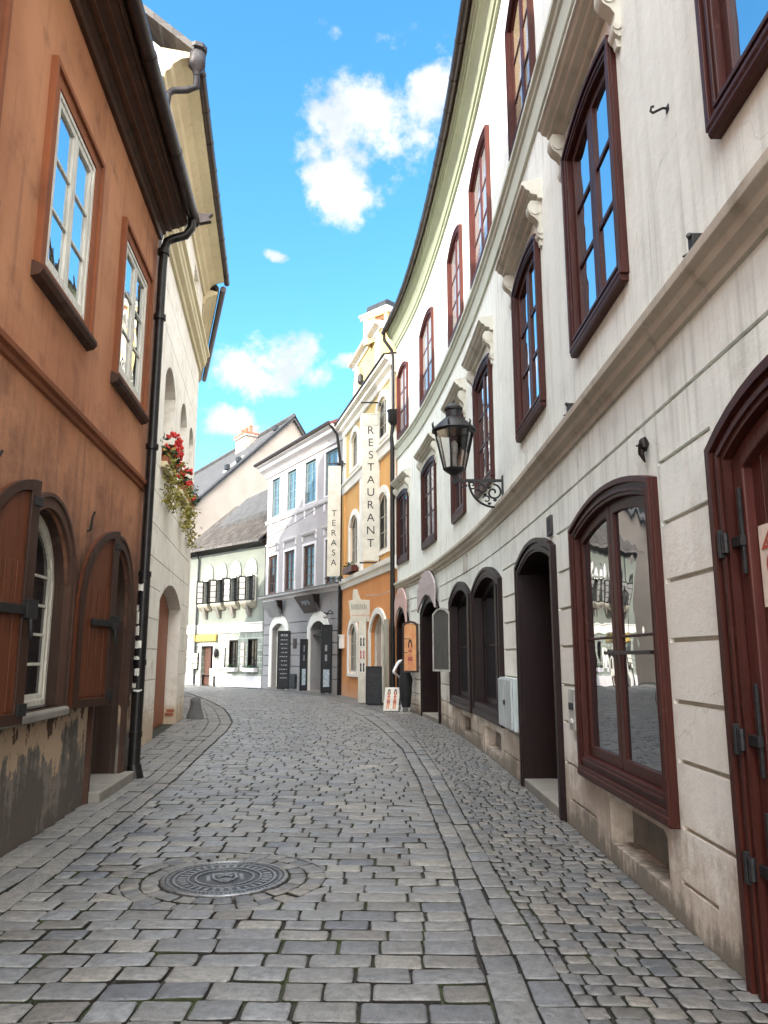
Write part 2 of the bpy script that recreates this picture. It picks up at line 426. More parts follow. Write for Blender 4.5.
M['eave_wood'] = painted_wood('eave_wood', (.072, .034, .02), (.12, .06, .03), amt=.3, vert=False)
M['eave_lit'] = painted_wood('eave_lit', (.10, .042, .023), (.08, .04, .025), amt=.4, vert=False)  # paler copy of the eaves wood, paints the mouldings as if lit
M['door_wood'] = painted_wood('door_wood', (.30, .10, .045), (.2, .1, .06), amt=.3)
M['white_paint'] = painted_wood('white_paint', (.70, .66, .57), (.42, .36, .28), amt=.15, rough=.5)
M['grey_paint'] = painted_wood('grey_paint', (.40, .36, .28), (.3, .25, .2), amt=.3)
M['blue_box'] = painted_wood('blue_box', (.50, .55, .54), (.32, .30, .26), amt=.6)
M['glass_sky'] = glass('glass_sky', (.62, .66, .70), ior=2.0, wav=.07, metal=1)
M['glass'] = glass('glass', ior=3.2, wav=.03)
M['glass_dark'] = glass('glass_dark', ior=1.55, wav=.1, rough=.05)
M['glass_beige'] = glass('glass_beige', (.34, .27, .17), ior=1.8, wav=.1)  # pane tinted beige
M['glass_pale'] = glass('glass_pale', (.36, .35, .33), ior=1.8, wav=.1)
M['iron'] = plain('iron', (.022, .021, .021), .5, .3, 40, .3, .3)
M['gutter'] = plain('gutter', (.05, .032, .026), .32, .3, 8, .35, .1)
M['pipe_black'] = plain('pipe_black', (.018, .015, .014), .36, .3, 10, .2, .1)
M['hopper'] = plain('hopper', (.05, .044, .043), .5, .3, 10, .3, .1)
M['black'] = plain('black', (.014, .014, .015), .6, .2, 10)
M['slate'] = plain('slate', (.025, .027, .03), .6, .3, 6)
M['chalk'] = plain('chalk', (.35, .36, .38), .9, .3, 30)
M['paper'] = plain('paper', (.72, .68, .6), .7, .1, 10, bump=0)
M['sign_cream'] = plain('sign_cream', (.62, .58, .48), .6, .12, 3, bump=.05)
M['ink'] = plain('ink', (.03, .028, .026), .6, .1, bump=0)
M['ink_green'] = plain('ink_green', (.21, .22, .17), .7, .1, bump=0)
M['ink_pink'] = plain('ink_pink', (.55, .35, .28), .7, .1, bump=0)
M['yellow'] = plain('yellow', (.46, .31, .07), .55, .15, 6, bump=.05)
M['picture'] = plain('picture', (.62, .26, .11), .5, .2, 6, bump=0, col2=(.68, .38, .17))
M['skin_paint'] = plain('skin_paint', (.68, .28, .14), .5, .2, 20, bump=0)
M['hair_paint'] = plain('hair_paint', (.10, .04, .03), .5, .2, 20, bump=0)
M['rose_paint'] = plain('rose_paint', (.45, .11, .09), .5, .2, 20, bump=0)
M['pink_sign'] = plain('pink_sign', (.55, .33, .29), .7, .2, 14, col2=(.5, .4, .36))
M['lilac_sign'] = plain('lilac_sign', (.46, .40, .39), .7, .2, 18, col2=(.36, .30, .30))
M['warning'] = plain('warning', (.72, .60, .50), .5, .1, bump=0)
M['warn_red'] = plain('warn_red', (.42, .09, .06), .5, .1, bump=0)
M['mannequin'] = plain('mannequin', (.76, .75, .74), .3, .05, 4, bump=0)
M['stone'] = stucco('stone', (.26, .235, .20), (.19, .175, .15), dirt=(.09, .08, .07), streak=.1, patches=.5, bump=.5)
M['bollard_stone'] = stucco('bollard_stone', (.14, .135, .13), (.10, .098, .095), dirt=(.05, .05, .05), streak=.1, patches=.5, bump=.5)
M['leaf'] = plain('leaf', (.19, .20, .028), .6, .4, 30, col2=(.30, .20, .04), bump=0)
M['leaf_dark'] = plain('leaf_dark', (.03, .07, .018), .6, .4, 30, bump=0)
M['petal'] = plain('petal', (.62, .018, .02), .55, .3, 40, col2=(.5, .06, .04), bump=0)
M['tile_grey'] = tiles('tile_grey', (.075, .07, .066), (.045, .042, .04))
M['tile_brown'] = tiles('tile_brown', (.13, .112, .098), (.065, .058, .052))
M['tile_red'] = tiles('tile_red', (.22, .06, .045), (.11, .04, .035))
M['cast_iron'] = plain('cast_iron', (.062, .058, .055), .42, .4, 30, .55, .3)
M['cast_worn'] = plain('cast_worn', (.30, .295, .29), .38, .35, 40, .7, .2)
M['brick'] = plain('brick', (.42, .36, .31), .9, .3, 8)
M['terracotta'] = plain('terracotta', (.36, .12, .06), .8, .2, 10)
M['metal_pale'] = plain('metal_pale', (.5, .48, .44), .45, .2, 8, .2)

def cobble_mat(name, tones, moss=.3, rough=.40):
    m, t, b = base_mat(name)
    g = t.new('ShaderNodeNewGeometry'); p = g.outputs['Position']; rnd = g.outputs['Random Per Island']
    ramp = t.new('ShaderNodeValToRGB'); ramp.color_ramp.interpolation = 'LINEAR'
    e = ramp.color_ramp.elements
    while len(e) < len(tones): e.new(.5)
    for i, c in enumerate(tones): e[i].position = i / (len(tones) - 1); e[i].color = (*c, 1)
    t.put(ramp.inputs[0], rnd)
    col = t.mix(t.step(t.noise(21, 9, p, .72), .36, .68), ramp.outputs[0], t.mix(.58, ramp.outputs[0], (.035, .035, .037)))
    col = t.mix(t.math('MULTIPLY', t.step(t.noise(55, 6, p, .7), .56, .7), .4), col, t.mix(.5, col, (.38, .37, .35)))
    col = t.mix(t.math('MULTIPLY', t.step(t.noise(150, 2, p), .55, .8), .25), col, (.30, .29, .28))
    col = t.mix(t.math('MULTIPLY', t.step(t.noise(.9, 5, p), .48, .75), .35), col, (.085, .08, .075))
    col = t.mix(t.math('MULTIPLY', t.step(t.noise(5, 6, p, .7), .6, .8), moss), col, (.09, .08, .045))
    t.put(b.inputs['Base Color'], col)
    t.put(b.inputs['Roughness'], t.math('ADD', rough - .1, t.math('MULTIPLY', t.noise(18, 4, p), .28)))
    b.inputs['Specular IOR Level'].default_value = .5
    t.put(b.inputs['Normal'], t.bump(t.math('ADD', t.math('MULTIPLY', t.noise(14, 6, p, .62), 1.5), t.math('MULTIPLY', t.noise(80, 4, p), .45)), .6, .012))
    return m
M['cobble'] = cobble_mat('cobble', [(0.151, 0.154, 0.159), (0.247, 0.234, 0.209), (0.114, 0.119, 0.129), (0.283, 0.262, 0.222), (0.187, 0.185, 0.184), (0.157, 0.143, 0.122), (0.223, 0.229, 0.232), (0.181, 0.173, 0.153)])
M['sett'] = cobble_mat('sett', [(0.132, 0.132, 0.132), (0.203, 0.189, 0.167), (0.096, 0.100, 0.103), (0.226, 0.202, 0.167), (0.149, 0.147, 0.143), (0.119, 0.109, 0.092)], moss=.35)
M['slab'] = cobble_mat('slab', [(0.171, 0.160, 0.141), (0.210, 0.194, 0.170), (0.143, 0.140, 0.131), (0.227, 0.204, 0.175)], moss=.3, rough=.62)
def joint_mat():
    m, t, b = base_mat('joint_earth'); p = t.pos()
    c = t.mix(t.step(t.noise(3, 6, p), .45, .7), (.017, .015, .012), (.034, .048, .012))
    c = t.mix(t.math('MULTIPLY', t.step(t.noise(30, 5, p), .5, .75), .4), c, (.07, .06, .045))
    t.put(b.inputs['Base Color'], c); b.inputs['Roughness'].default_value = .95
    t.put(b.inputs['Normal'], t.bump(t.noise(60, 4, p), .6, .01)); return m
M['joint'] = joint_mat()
M['earth'] = plain('earth', (.12, .11, .10), .95, .3, 1.5)

# ------------------------------------------------------------------ facades (plan lines in metres, computed from image pixels, as are the openings)
_wy = [-4, 0, 5, 7.5, 9.5, 14, 18.5, 22, 23.9]; _wx = [1.72, 1.72, 1.72, 1.71, 1.69, 1.58, 1.28, .8, .42]
def white_x(y):
    m = []
    for i in range(len(_wy)):
        if i == 0: m.append((_wx[1] - _wx[0]) / (_wy[1] - _wy[0]))
        elif i == len(_wy) - 1: m.append((_wx[i] - _wx[i - 1]) / (_wy[i] - _wy[i - 1]))
        else:
            h0 = _wy[i] - _wy[i - 1]; h1 = _wy[i + 1] - _wy[i]
            m.append(((_wx[i] - _wx[i - 1]) / h0 * h1 + (_wx[i + 1] - _wx[i]) / h1 * h0) / (h0 + h1))
    i = 0
    while i < len(_wy) - 2 and y > _wy[i + 1]: i += 1
    h = _wy[i + 1] - _wy[i]; u = (y - _wy[i]) / h
    return (2 * u ** 3 - 3 * u * u + 1) * _wx[i] + (u ** 3 - 2 * u * u + u) * h * m[i] + (-2 * u ** 3 + 3 * u * u) * _wx[i + 1] + (u ** 3 - u * u) * h * m[i + 1]
RW = Fac([(white_x(23.9 * i / 96), 23.9 * i / 96) for i in range(97)], -1, .076)
BR = Fac([(-2.112, -3), (-3.304, 10.35)], 1)
CR = Fac([(-3.8917, 11.75), (-5.06, 19.97)], 1)
BB = Fac([(-5.075, 19.99), (-9.5, 34.5)], 1)
GR = Fac([(-6.1, 39.5), (-1.75, 32)], 1)
GN = Fac([(-10.6, 44), (-6.15, 39.55)], 1)
OR = Fac([(-1.72, 31.93), (.40, 23.95)], 1)

# ------------------------------------------------------------------ ground and paving
def lerp_tab(tab, y):
    if y <= tab[0][1]: return tab[0][0]
    for a, b in zip(tab, tab[1:]):
        if y <= b[1]: return a[0] + (b[0] - a[0]) * (y - a[1]) / (b[1] - a[1])
    return tab[-1][0]
K_IN = [(-2.5, 0), (-2.67, 5.95), (-2.8, 7.63), (-2.97, 9.94), (-3.36, 13.3), (-3.75, 16.5), (-4.1, 18.6), (-4.7, 21), (-5.3, 23.4), (-6.15, 26.4), (-7.5, 30), (-9.0, 34), (-13, 37), (-14, 46)]
K_OUT = [(-2.14, 0), (-2.31, 5.95), (-2.44, 7.63), (-2.60, 9.94), (-2.95, 13.3), (-3.27, 16.5), (-3.56, 18.6), (-4.12, 21), (-4.74, 23.4), (-5.7, 26.4), (-7.0, 30), (-8.5, 34), (-12.5, 37), (-13.5, 46)]
G_L = [(.47, 0), (.48, 3.5), (.49, 4.7), (.5, 6.5), (.43, 10), (.31, 13.3), (-.02, 16.7), (-.45, 20), (-1.05, 23.5), (-1.75, 26), (-3.0, 31), (-4.5, 34), (-7.4, 38.6), (-11, 42.9)]
G_R = [(.87, 0), (.86, 3.5), (.82, 4.7), (.79, 6.5), (.75, 10.7), (.62, 14.7), (.33, 18.7), (-.08, 22), (-.62, 24), (-1.3, 26), (-2.5, 31), (-3.9, 34), (-6.9, 38.9), (-10.6, 43.2)]
MH = Vector((-1.10, 5.70)); MR = .435; RING = .70

JOINT = MB()
def stone(mb, poly, zt, inset=.012, lo=-.07, tilt=.0028, fine=True):
    """one paving stone: slightly tilted, rounded shoulder"""
    c = Vector((sum(p[0] for p in poly) / len(poly), sum(p[1] for p in poly) / len(poly)))
    pts = []
    n = len(poly)
    if fine:
        for i in range(n):      # knock the corners off
            p = Vector(poly[i]); a = Vector(poly[i - 1]); b = Vector(poly[(i + 1) % n])
            k = random.uniform(.03, .10)
            pts.append(p.lerp(a, min(.45, k * .15 / max((a - p).length, .02)))); pts.append(p.lerp(b, min(.45, k * .15 / max((b - p).length, .02))))
            m = p.lerp(b, .5); nn = (m - c).normalized() if (m - c).length > 0 else m; pts.append(m + nn * random.uniform(-.004, .005))
    else: pts = [Vector(p) for p in poly]
    tx = random.uniform(-tilt, tilt) / .12; ty = random.uniform(-tilt, tilt) / .12
    zz = lambda p, z: z + (p.x - c.x) * tx + (p.y - c.y) * ty
    vs = []; m = len(pts); rings = [(0, None), (0, -.0065), (inset * .35, -.002), (inset, 0)] if fine else [(0, None), (0, -.006), (inset, 0)]
    for d, dz in rings:
        for p in pts:
            v = p - c; L = max(v.length, .001); q = c + v * max(.2, 1 - d / L)
            vs.append((q.x, q.y, lo if dz is None else zz(q, zt + dz)))
    fs = []
    JOINT.add(vs[:2 * m], [(i, (i + 1) % m, m + (i + 1) % m, m + i) for i in range(m)])      # sides take the earth colour, standing in for shade between stones
    vs = vs[m:]
    for r in range(len(rings) - 2):
        for i in range(m): fs.append((r * m + i, r * m + (i + 1) % m, (r + 1) * m + (i + 1) % m, (r + 1) * m + i))
    vs.append((c.x, c.y, zz(c, zt + random.uniform(.0, .004)))); k = len(vs) - 1; r0 = (len(rings) - 2) * m
    fs += [(r0 + i, r0 + (i + 1) % m, k) for i in range(m)]
    mb.add(vs, fs)

def wavy(x, y): return .03 * math.sin(x * 1.3 + y * .35) + .012 * math.sin(x * 3.1 + y * .9 + 1) - .03 * (x + 1)
def hole_push(poly, keep=True):
    c = Vector((sum(p[0] for p in poly) / 4, sum(p[1] for p in poly) / 4))
    if (c - MH).length < RING - .11: return None
    out = []
    for p in poly:
        v = Vector(p) - MH
        if v.length < RING: v = v.normalized() * RING
        q = MH + v; out.append((q.x, q.y))
    ar = abs(sum(out[i][0] * out[(i + 1) % 4][1] - out[(i + 1) % 4][0] * out[i][1] for i in range(4))) / 2
    return out if ar > .004 else None

def rows(mb, left, right, y0, y1, dep, wid, jx=.2, gap=.0165, wave=True, far=22, push=True, jog=.004, zj=.004):
    y = y0; last = []
    while y < y1:
        d = dep * random.uniform(.88, 1.14); ym = y + d / 2
        xl = lerp_tab(left, ym) if not callable(left) else left(ym); xr = lerp_tab(right, ym) if not callable(right) else right(ym)
        x = xl + random.uniform(0, 0.001)
        first = True
        while x < xr - .03:
            w = wid * random.uniform(1 - jx * 1.6, 1 + jx * 1.8)
            if first: w *= random.uniform(.5, 1); first = False
            x2 = x + w
            if xr - x2 < wid * .45: x2 = xr
            wv = (lambda X: wavy(X, y)) if wave else (lambda X: 0)
            g = gap * random.uniform(.7, 1.5); j = lambda: random.uniform(-jog, jog)
            poly = [(x + g / 2 + j(), y + wv(x) + g / 2 + j()), (x2 - g / 2 + j(), y + wv(x2) + g / 2 + j()), (x2 - g / 2 + j(), y + d + wv(x2) - g / 2 + j()), (x + g / 2 + j(), y + d + wv(x) - g / 2 + j())]
            if push: poly = hole_push(poly)
            if poly: stone(mb, poly, random.uniform(-zj, zj), random.uniform(.009, .014), fine=ym < far)
            x = x2
        y += d
def strip(mb, left, right, y0, y1, ncol, ln, gap=.015, far=22, zj=.005):
    for c in range(ncol):
        y = y0 + random.uniform(0, ln)
        while y < y1:
            L = ln * random.uniform(.75, 1.3); ya, yb = y, y + L
            def X(yy, k): a = lerp_tab(left, yy); b = lerp_tab(right, yy); return a + (b - a) * k / ncol
            slope = (X(yb, c) - X(ya, c)) / (yb - ya); sk = slope * .0
            g = gap / 2; j = lambda: random.uniform(-.007, .007)
            poly = [(X(ya, c) + g + j(), ya + g + j()), (X(ya, c + 1) - g + j(), ya + g + j()), (X(yb, c + 1) - g + j(), yb - g + j()), (X(yb, c) + g + j(), yb - g + j())]
            stone(mb, poly, random.uniform(-zj, zj) + .004, random.uniform(.012, .018), fine=ya < far)
            y = yb
def paving():
    mb = MB(); rows(mb, K_OUT, G_L, .6, 43.4, .175, .262)
    o = struct('cobbled_street', mb, M['cobble'], smooth=50)
    mb = MB(); strip(mb, G_L, G_R, .6, 42, 2, .27); struct('gutter_stones', mb, M['cobble'], smooth=50)
    mb = MB(); strip(mb, K_IN, K_OUT, .6, 36, 2, .34); struct('kerb', mb, M['slab'], smooth=50)
    wall_r = lambda y: white_x(y) - .0 if y < 23.9 else -.0 + .42 - (y - 23.9) * .265
    mb = MB(); rows(mb, G_R, wall_r, .6, 38, .122, .128, jx=.2, gap=.0135, wave=True, push=False, jog=.005)
    struct('right_pavement', mb, M['sett'], smooth=50)
    def wall_l(y):
        if y < 10.4: return -2.38 - .0893 * y
        if y < 19.97: return -3.70 - .142 * (y - 10.4)
        return -5.06 - .305 * (y - 19.97)
    mb = MB(); rows(mb, wall_l, K_IN, .6, 36, .30, .33, jx=.25, push=False, wave=False, gap=.018)
    struct('left_pavement', mb, M['slab'], smooth=50)
    # two rings of small setts round the manhole
    mb = MB()
    for r0, r1, n in ((MR + .012, MR + .13, 25), (MR + .135, RING - .004, 30)):
        for i in range(n):
            a0 = 2 * math.pi * (i + random.uniform(-.1, .1)) / n; a1 = 2 * math.pi * (i + 1 - .09 + random.uniform(-.08, .08)) / n
            ra = r0 + random.uniform(0, .006); rb = r1 - random.uniform(0, .01)
            P = lambda r, a: (MH.x + r * math.cos(a), MH.y + r * math.sin(a))
            stone(mb, [P(ra, a0), P(rb, a0), P(rb, a1), P(ra, a1)], random.uniform(-.006, .004), .012)
    struct('manhole_sett_ring', mb, M['sett'], smooth=50)
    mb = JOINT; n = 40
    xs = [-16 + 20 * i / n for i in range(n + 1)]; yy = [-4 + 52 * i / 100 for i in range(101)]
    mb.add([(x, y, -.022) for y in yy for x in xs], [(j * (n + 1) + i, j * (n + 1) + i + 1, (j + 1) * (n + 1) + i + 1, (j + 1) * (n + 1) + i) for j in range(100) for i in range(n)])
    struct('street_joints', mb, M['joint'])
    mb = MB(); mb.add([(-500, -500, -.06), (500, -500, -.06), (500, 500, -.06), (-500, 500, -.06)], [(0, 1, 2, 3)])
    struct('ground', mb, M['earth'])
paving()

def manhole():
    t = thing('manhole_cover', (MH.x, MH.y, 0), 'round cast iron manhole cover with raised rings set in the cobbles', 'manhole cover')
    c = (MH.x, MH.y, 0)
    build('rim', MB().lathe(c, [(MR, -.04), (MR, .004), (MR - .006, .009), (MR - .028, .009), (MR - .032, .002), (MR - .032, -.03)], 64), M['cast_worn'], t, smooth=40)
    mb = MB().lathe(c, [(MR - .036, -.03), (MR - .036, .001), (.20, .001), (.20, .0), (.0, .0)], 64)
    build('lid', mb, M['cast_iron'], t, smooth=40)
    mb = MB()
    def arcs(r0, r1, n, fill, z=.007):
        for i in range(n):
            a0 = 2 * math.pi * i / n; a1 = a0 + 2 * math.pi / n * fill; pts = []
            for k in range(3): a = a0 + (a1 - a0) * k / 2; pts.append((a, ))
            vs = [(MH.x + r * math.cos(a[0]), MH.y + r * math.sin(a[0]), zz) for zz in (0, z) for r in (r0, r1) for a in pts]
            mb.add(vs, [(0, 1, 7, 6), (1, 2, 8, 7), (3, 9, 10, 4), (4, 10, 11, 5), (6, 7, 10, 9), (7, 8, 11, 10), (0, 6, 9, 3), (2, 5, 11, 8)])
    arcs(MR - .062, MR - .040, 84, .55); arcs(.335, .352, 48, .999, .006)
    arcs(.262, .322, 34, .42, .005); arcs(.242, .254, 48, .999, .007); arcs(.19, .205, 48, .999, .006)
    sh = [(-.085, .10), (.085, .10), (.085, -.02), (.05, -.085), (0, -.12), (-.05, -.085), (-.085, -.02)]
    fl = Plane((MH.x, MH.y, 0), (.97, .24, 0), (0, 0, 1), (-.24, .97, 0))
    mb.ring(fl, sh, [(x * .82, y * .84) for x, y in sh], 0, .007)
    mb.prism(fl, [(-.06, .02), (0, .07), (.06, .02), (.045, .0), (0, .045), (-.045, .0)], 0, .006); mb.prism(fl, [(-.05, -.03), (.05, -.03), (.04, -.055), (-.04, -.055)], 0, .006)
    mb.prism(fl, [(-.125, -.06), (-.10, -.06), (-.10, .08), (-.125, .06)], 0, .005); mb.prism(fl, [(.125, -.06), (.10, -.06), (.10, .08), (.125, .06)], 0, .005)
    build('relief', mb, M['cast_worn'], t)
manhole()

# ------------------------------------------------------------------ the white house on the right
def white_house():
    f = RW; S0 = -3.0; L = f.L
    h = thing('town_house', (1.9, 11, 0), 'long curved white house with maroon windows and a green eaves cornice', 'house')
    FWs = [(2.1, 3.53), (4.98, 6.46), (7.72, 9.2), (11.2, 12.95), (14.3, 16.0), (18.42, 20.38), (22.36, 23.82)]
    TWs = [(4.95, 6.45), (7.55, 9.0), (10.85, 12.85), (14.15, 15.98), (18.5, 20.42), (22.33, 23.68)]
    GWs = [(4.72, 6.82, .57, 2.62, 2.78), (10.86, 13.66, .60, 2.60, 2.88), (13.95, 16.6, .58, 2.60, 2.90)]
    DRs = [(2.15, 3.88, -.04, 2.56, 2.80), (7.58, 9.62, -.04, 2.60, 2.80), (18.2, 20.7, -.04, 2.58, 2.93), (22.36, 23.86, -.04, 2.34, 2.86)]
    NIs = [(4.95, 6.16, .13, .46), (11.3, 12.8, .12, .43), (14.3, 15.6, .12, .42)]
    holes = []; blocks = []
    for a, b in FWs: holes.append((Arch(a, b, 4.15, 6.07, 6.18).inset(.03).poly(), .16))
    for a, b in TWs: holes.append((Arch(a, b, 7.85, 9.75, 9.95).inset(.03).poly(), .16))
    for a, b, z0, zs, zp in GWs: holes.append((Arch(a, b, z0, zs, zp).inset(.03).poly(), .3)); blocks.append((a - .03, b + .03, z0 - .12, zp + .03))
    for a, b, z0, zs, zp in DRs: holes.append((Arch(a, b, z0, zs, zp).inset(.03, 0).poly(), .62)); blocks.append((a - .03, b + .03, z0, zp + .03))
    for a, b, z0, z1 in NIs: holes.append(([(a, z0), (b, z0), (b, z1 - .04), (b - .05, z1), (a + .05, z1), (a, z1 - .04)], .2)); blocks.append((a - .04, b + .04, z0 - .05, z1 + .04))
    for a, b in ((18.3, 20.6),): blocks.append((a, b, 2.9, 3.3))
    joints = MB()
    for z in (.23, .54, .91, 1.245, 1.60, 1.955, 2.31, 2.69, 3.02):
        lo = S0
        cuts = sorted((a, b) for a, b, z0, z1 in blocks if z0 < z < z1) + [(L + 1, L + 2)]
        for a, b in cuts:
            e = min(a, L)
            if e - lo > .12:
                q0, q1 = lo + (.35 if z < .3 else .004), e - (.15 if z < .3 else .004)
                if q1 - q0 > .1:
                    g = .014
                    holes.append(([(q0, z - g), (q1, z - g), (q1, z + g), (q0, z + g)], .03))
                    joints.box(f, q0 - .003, q1 + .003, z - g - .003, z + g + .003, -.06, -.026, n=max(1, int((q1 - q0) / .6)))
            lo = b
    wl = wall_front(f, [(S0, -.05), (L, -.05), (L, 11.3), (S0, 11.3)], holes, .5)
    house_body(wl, f, 7.5, 11.35, 15.2, S0, L)
    build('wall', wl, M['white_wall'], h)
    build('wall_joint', joints, M['belt_trim'], h)
    build('string_course', MB().sweep(f, [(-.02, 3.36), (.025, 3.37), (.03, 3.42), (.075, 3.455), (.085, 3.50), (.125, 3.53), (.13, 3.585), (.10, 3.60), (-.02, 3.67)], S0, L, .5), M['belt_trim'], h, bevel=.004)
    build('floor_band', MB().sweep(f, [(-.02, 7.28), (.035, 7.28), (.035, 7.56), (.06, 7.585), (.065, 7.63), (.10, 7.66), (.10, 7.72), (-.02, 7.77)], S0, L, .5), M['band_trim'], h)
    build('cornice', MB().sweep(f, [(-.02, 10.8), (.05, 10.8), (.055, 10.87), (.085, 10.88), (.09, 10.91), (.12, 10.99), (.17, 11.06), (.24, 11.11), (.265, 11.115), (.265, 11.16), (.30, 11.165), (.31, 11.22), (.34, 11.24), (.345, 11.29), (-.02, 11.33)], S0, L + .05, .5), M['green_trim'], h)
    g = MB(); n = 60
    g.tube([f.P(S0 + (L + .1 - S0) * i / n, 11.30, .435) for i in range(n + 1)], .08, 10)
    for i in range(30):
        u = S0 + 1 + i * .92
        if u < L: g.tube([f.P(u - .02, 11.30, .435), f.P(u + .02, 11.30, .435)], .088, 10)
    gt = build('gutter', g, M['gutter'], h, smooth=40)
    build('roof', roof_mesh(f, 7.5, 11.42, 15.35, .38, S0, L + .1), M['tile_red'], h)
    # windows of the upper floors
    for i, (a, b) in enumerate(FWs):
        near = i < 4
        w = window(f, h, a, b, 4.15, 6.07, 6.18, M['maroon'], M['maroon'], M['glass_sky'] if i < 4 else M['glass'], fw=.13, pro=.045, dep=.15, rows=3, stile=.075, bar=.04, bevel=.005 if near else 0, sill=.05, sx=.02, ext=-.02)
        a0, b0 = a - .2, b + .2
        hd = MB().sweep(f, [(-.02, 6.37), (.05, 6.37), (.06, 6.41), (.13, 6.425), (.14, 6.455), (.185, 6.475), (.20, 6.51), (.225, 6.52), (.225, 6.555), (-.02, 6.62)], a0, b0, .5)
        build('hood', hd, M['white_trim'], w, bevel=.004 if near else 0)
        for c0 in (a - .15, b + .03):
            cs = MB().sweep(f, [(-.02, 5.93), (.02, 5.92), (.05, 5.95), (.062, 6.0), (.045, 6.05), (.04, 6.11), (.07, 6.16), (.12, 6.20), (.15, 6.26), (.15, 6.32), (.12, 6.368), (-.02, 6.368)], c0, c0 + .12, .2)
            cs.sweep(f, [(-.02, 5.86), (.03, 5.86), (.04, 5.92), (-.02, 5.93)], c0 + .03, c0 + .09, .2)
            cs.tube([f.P(c0 - .012, 6.25, .075), f.P(c0 + .132, 6.25, .075)], .05, 12); cs.tube([f.P(c0 - .012, 6.0, .03), f.P(c0 + .132, 6.0, .03)], .03, 10)
            build('console', cs, M['white_trim'], w, smooth=35)
    for i, (a, b) in enumerate(TWs):
        window(f, h, a, b, 7.85, 9.75, 9.95, M['maroon'] if i < 2 else M['redbrown'], M['maroon'] if i < 2 else M['redbrown'], M['glass_beige'] if i < 2 else M['glass_pale'], fw=.11, pro=.05, dep=.15, rows=3, stile=.06, bar=.035, sill=.05, sx=.02, ext=-.02)  # far frames carry the sun in their colour, near ones stay maroon
    # ground floor windows
    for i, (a, b, z0, zs, zp) in enumerate(GWs):
        w = window(f, h, a, b, z0, zs, zp, M['maroon'] if i == 0 else M['maroon_dark'], M['maroon'] if i == 0 else M['maroon_dark'], M['glass'], fw=.13 if i == 0 else .16, pro=.045, dep=.26, rows=2, stile=.085, bar=.02, bevel=.006, sill=.05, sx=.03, ext=0, glass_o=-.0 if i == 0 else -.12, ajar=0)
        if i == 0: build('iron_bar', MB().box(f, a + .26, a + 1.3, 1.52, 1.545, .012, .026), M['hopper'], w)
    for i, (a, b, z0, z1) in enumerate(NIs):
        build('cellar_vent', MB().box(f, a - .01, b + .01, z0 - .01, z1 + .01, -.22, -.17, n=4), M['stone'], h)
    # doorways
    for i, (a, b, z0, zs, zp) in enumerate(DRs):
        A = Arch(a, b, z0, zs, zp)
        if i == 0:
            fr = MB(); B = A.inset(.15, 0)
            fr.ring(f, A.poly(), B.poly(), -.2, .03); fr.ring(f, A.poly(), A.inset(.05, 0).poly(), .028, .055); fr.ring(f, A.inset(.085, 0).poly(), A.inset(.115, 0).poly(), .028, .042)
            d = build('red_door', fr, M['maroon'], h, bevel=.006)
            C = B.inset(.01, .03); lf = MB()
            lf.ring(f, C.poly(), C.inset(.10, .24).poly(), -.1, -.01)
            c = (a + b) / 2; lf.box(f, c - .09, c + .09, .27, zp - .37, -.1, -.012)
            lf.box(f, a + .26, c - .09, .95, 1.12, -.1, -.014); lf.box(f, c + .09, b - .26, .95, 1.12, -.1, -.014)
            build('leaf', lf, M['red_door'], d, bevel=.008)
            pn = MB(); D = C.inset(.095, .235); nP = 12
            for k in range(nP):
                p0 = D.a + (D.b - D.a) * k / nP + .004; p1 = D.a + (D.b - D.a) * (k + 1) / nP - .004
                pn.prism(f, [(p0, D.z0), (p1, D.z0), (p1, D.t(p1)), (p0, D.t(p0))], -.1, -.058)
            pn.box(f, D.a, D.b, D.z0, D.zs, -.11, -.07)
            build('planks', pn, M['red_door'], d, bevel=.003)
            for zh in (.55, 1.12, 2.05):
                hg = MB().box(f, b - .24, b - .215, zh - .16, zh + .26, -.008, .008)
                hg.box(f, b - .25, b - .13, zh - .025, zh + .025, -.008, .02); hg.tube([f.P(b - .14, zh - .05, .045), f.P(b - .14, zh + .05, .045)], .018, 10); hg.box(f, b - .12, b - .09, zh - .07, zh + .07, .04, .065)
                build('hinge', hg, M['iron'], d, bevel=.003)
        else:
            fr = MB(); fw = (.15, .16, .14)[i - 1]; B = A.inset(fw, 0)
            fr.ring(f, A.poly(), B.poly(), -.58, .035); fr.ring(f, A.poly(), A.inset(.05, 0).poly(), .033, .06); fr.ring(f, A.inset(.09, 0).poly(), A.inset(.12, 0).poly(), .033, .048)
            d = build('doorway', fr, M['maroon_dark'], h, bevel=.005)
            lf = MB().prism(f, B.poly(z0=.1), -.6, -.5)
            for k in range(4):
                q0 = B.a + (B.b - B.a) * (.06 + (.47 if k % 2 else 0)); q1 = q0 + (B.b - B.a) * .40; z = .3 if k < 2 else 1.3
                lf.box(f, q0, q1, z, z + .8, -.5, -.47)
            build('leaf', lf, M['wood_dark'], d, bevel=.006)
            build('doorstep', MB().box(f, a + .15, b - .15, -.04, .10, -.6, .04), M['stone'], d, bevel=.012)
    # rain pipe at the far corner
    p = MB()
    p.tube([f.P(L + .06, 11.28, .42), f.P(L + .07, 11.05, .40), f.P(L + .07, 10.75, .16), f.P(L + .07, 10.5, .12), f.P(L + .07, 8.9, .12)], .055, 10)
    p.lathe(f.P(L + .07, 8.35, .12), [(.06, 0), (.10, .06), (.17, .14), (.17, .46), (.20, .46), (.20, .52), (.05, .52)], 8)
    p.tube([f.P(L + .07, 8.4, .12), f.P(L + .09, 8.0, .16), f.P(L + .09, 7.7, .14), f.P(L + .09, 0, .14)], [.06, .06, .07, .085], 10)
    build('downpipe', p, M['pipe_black'], h, smooth=40)
white_house()

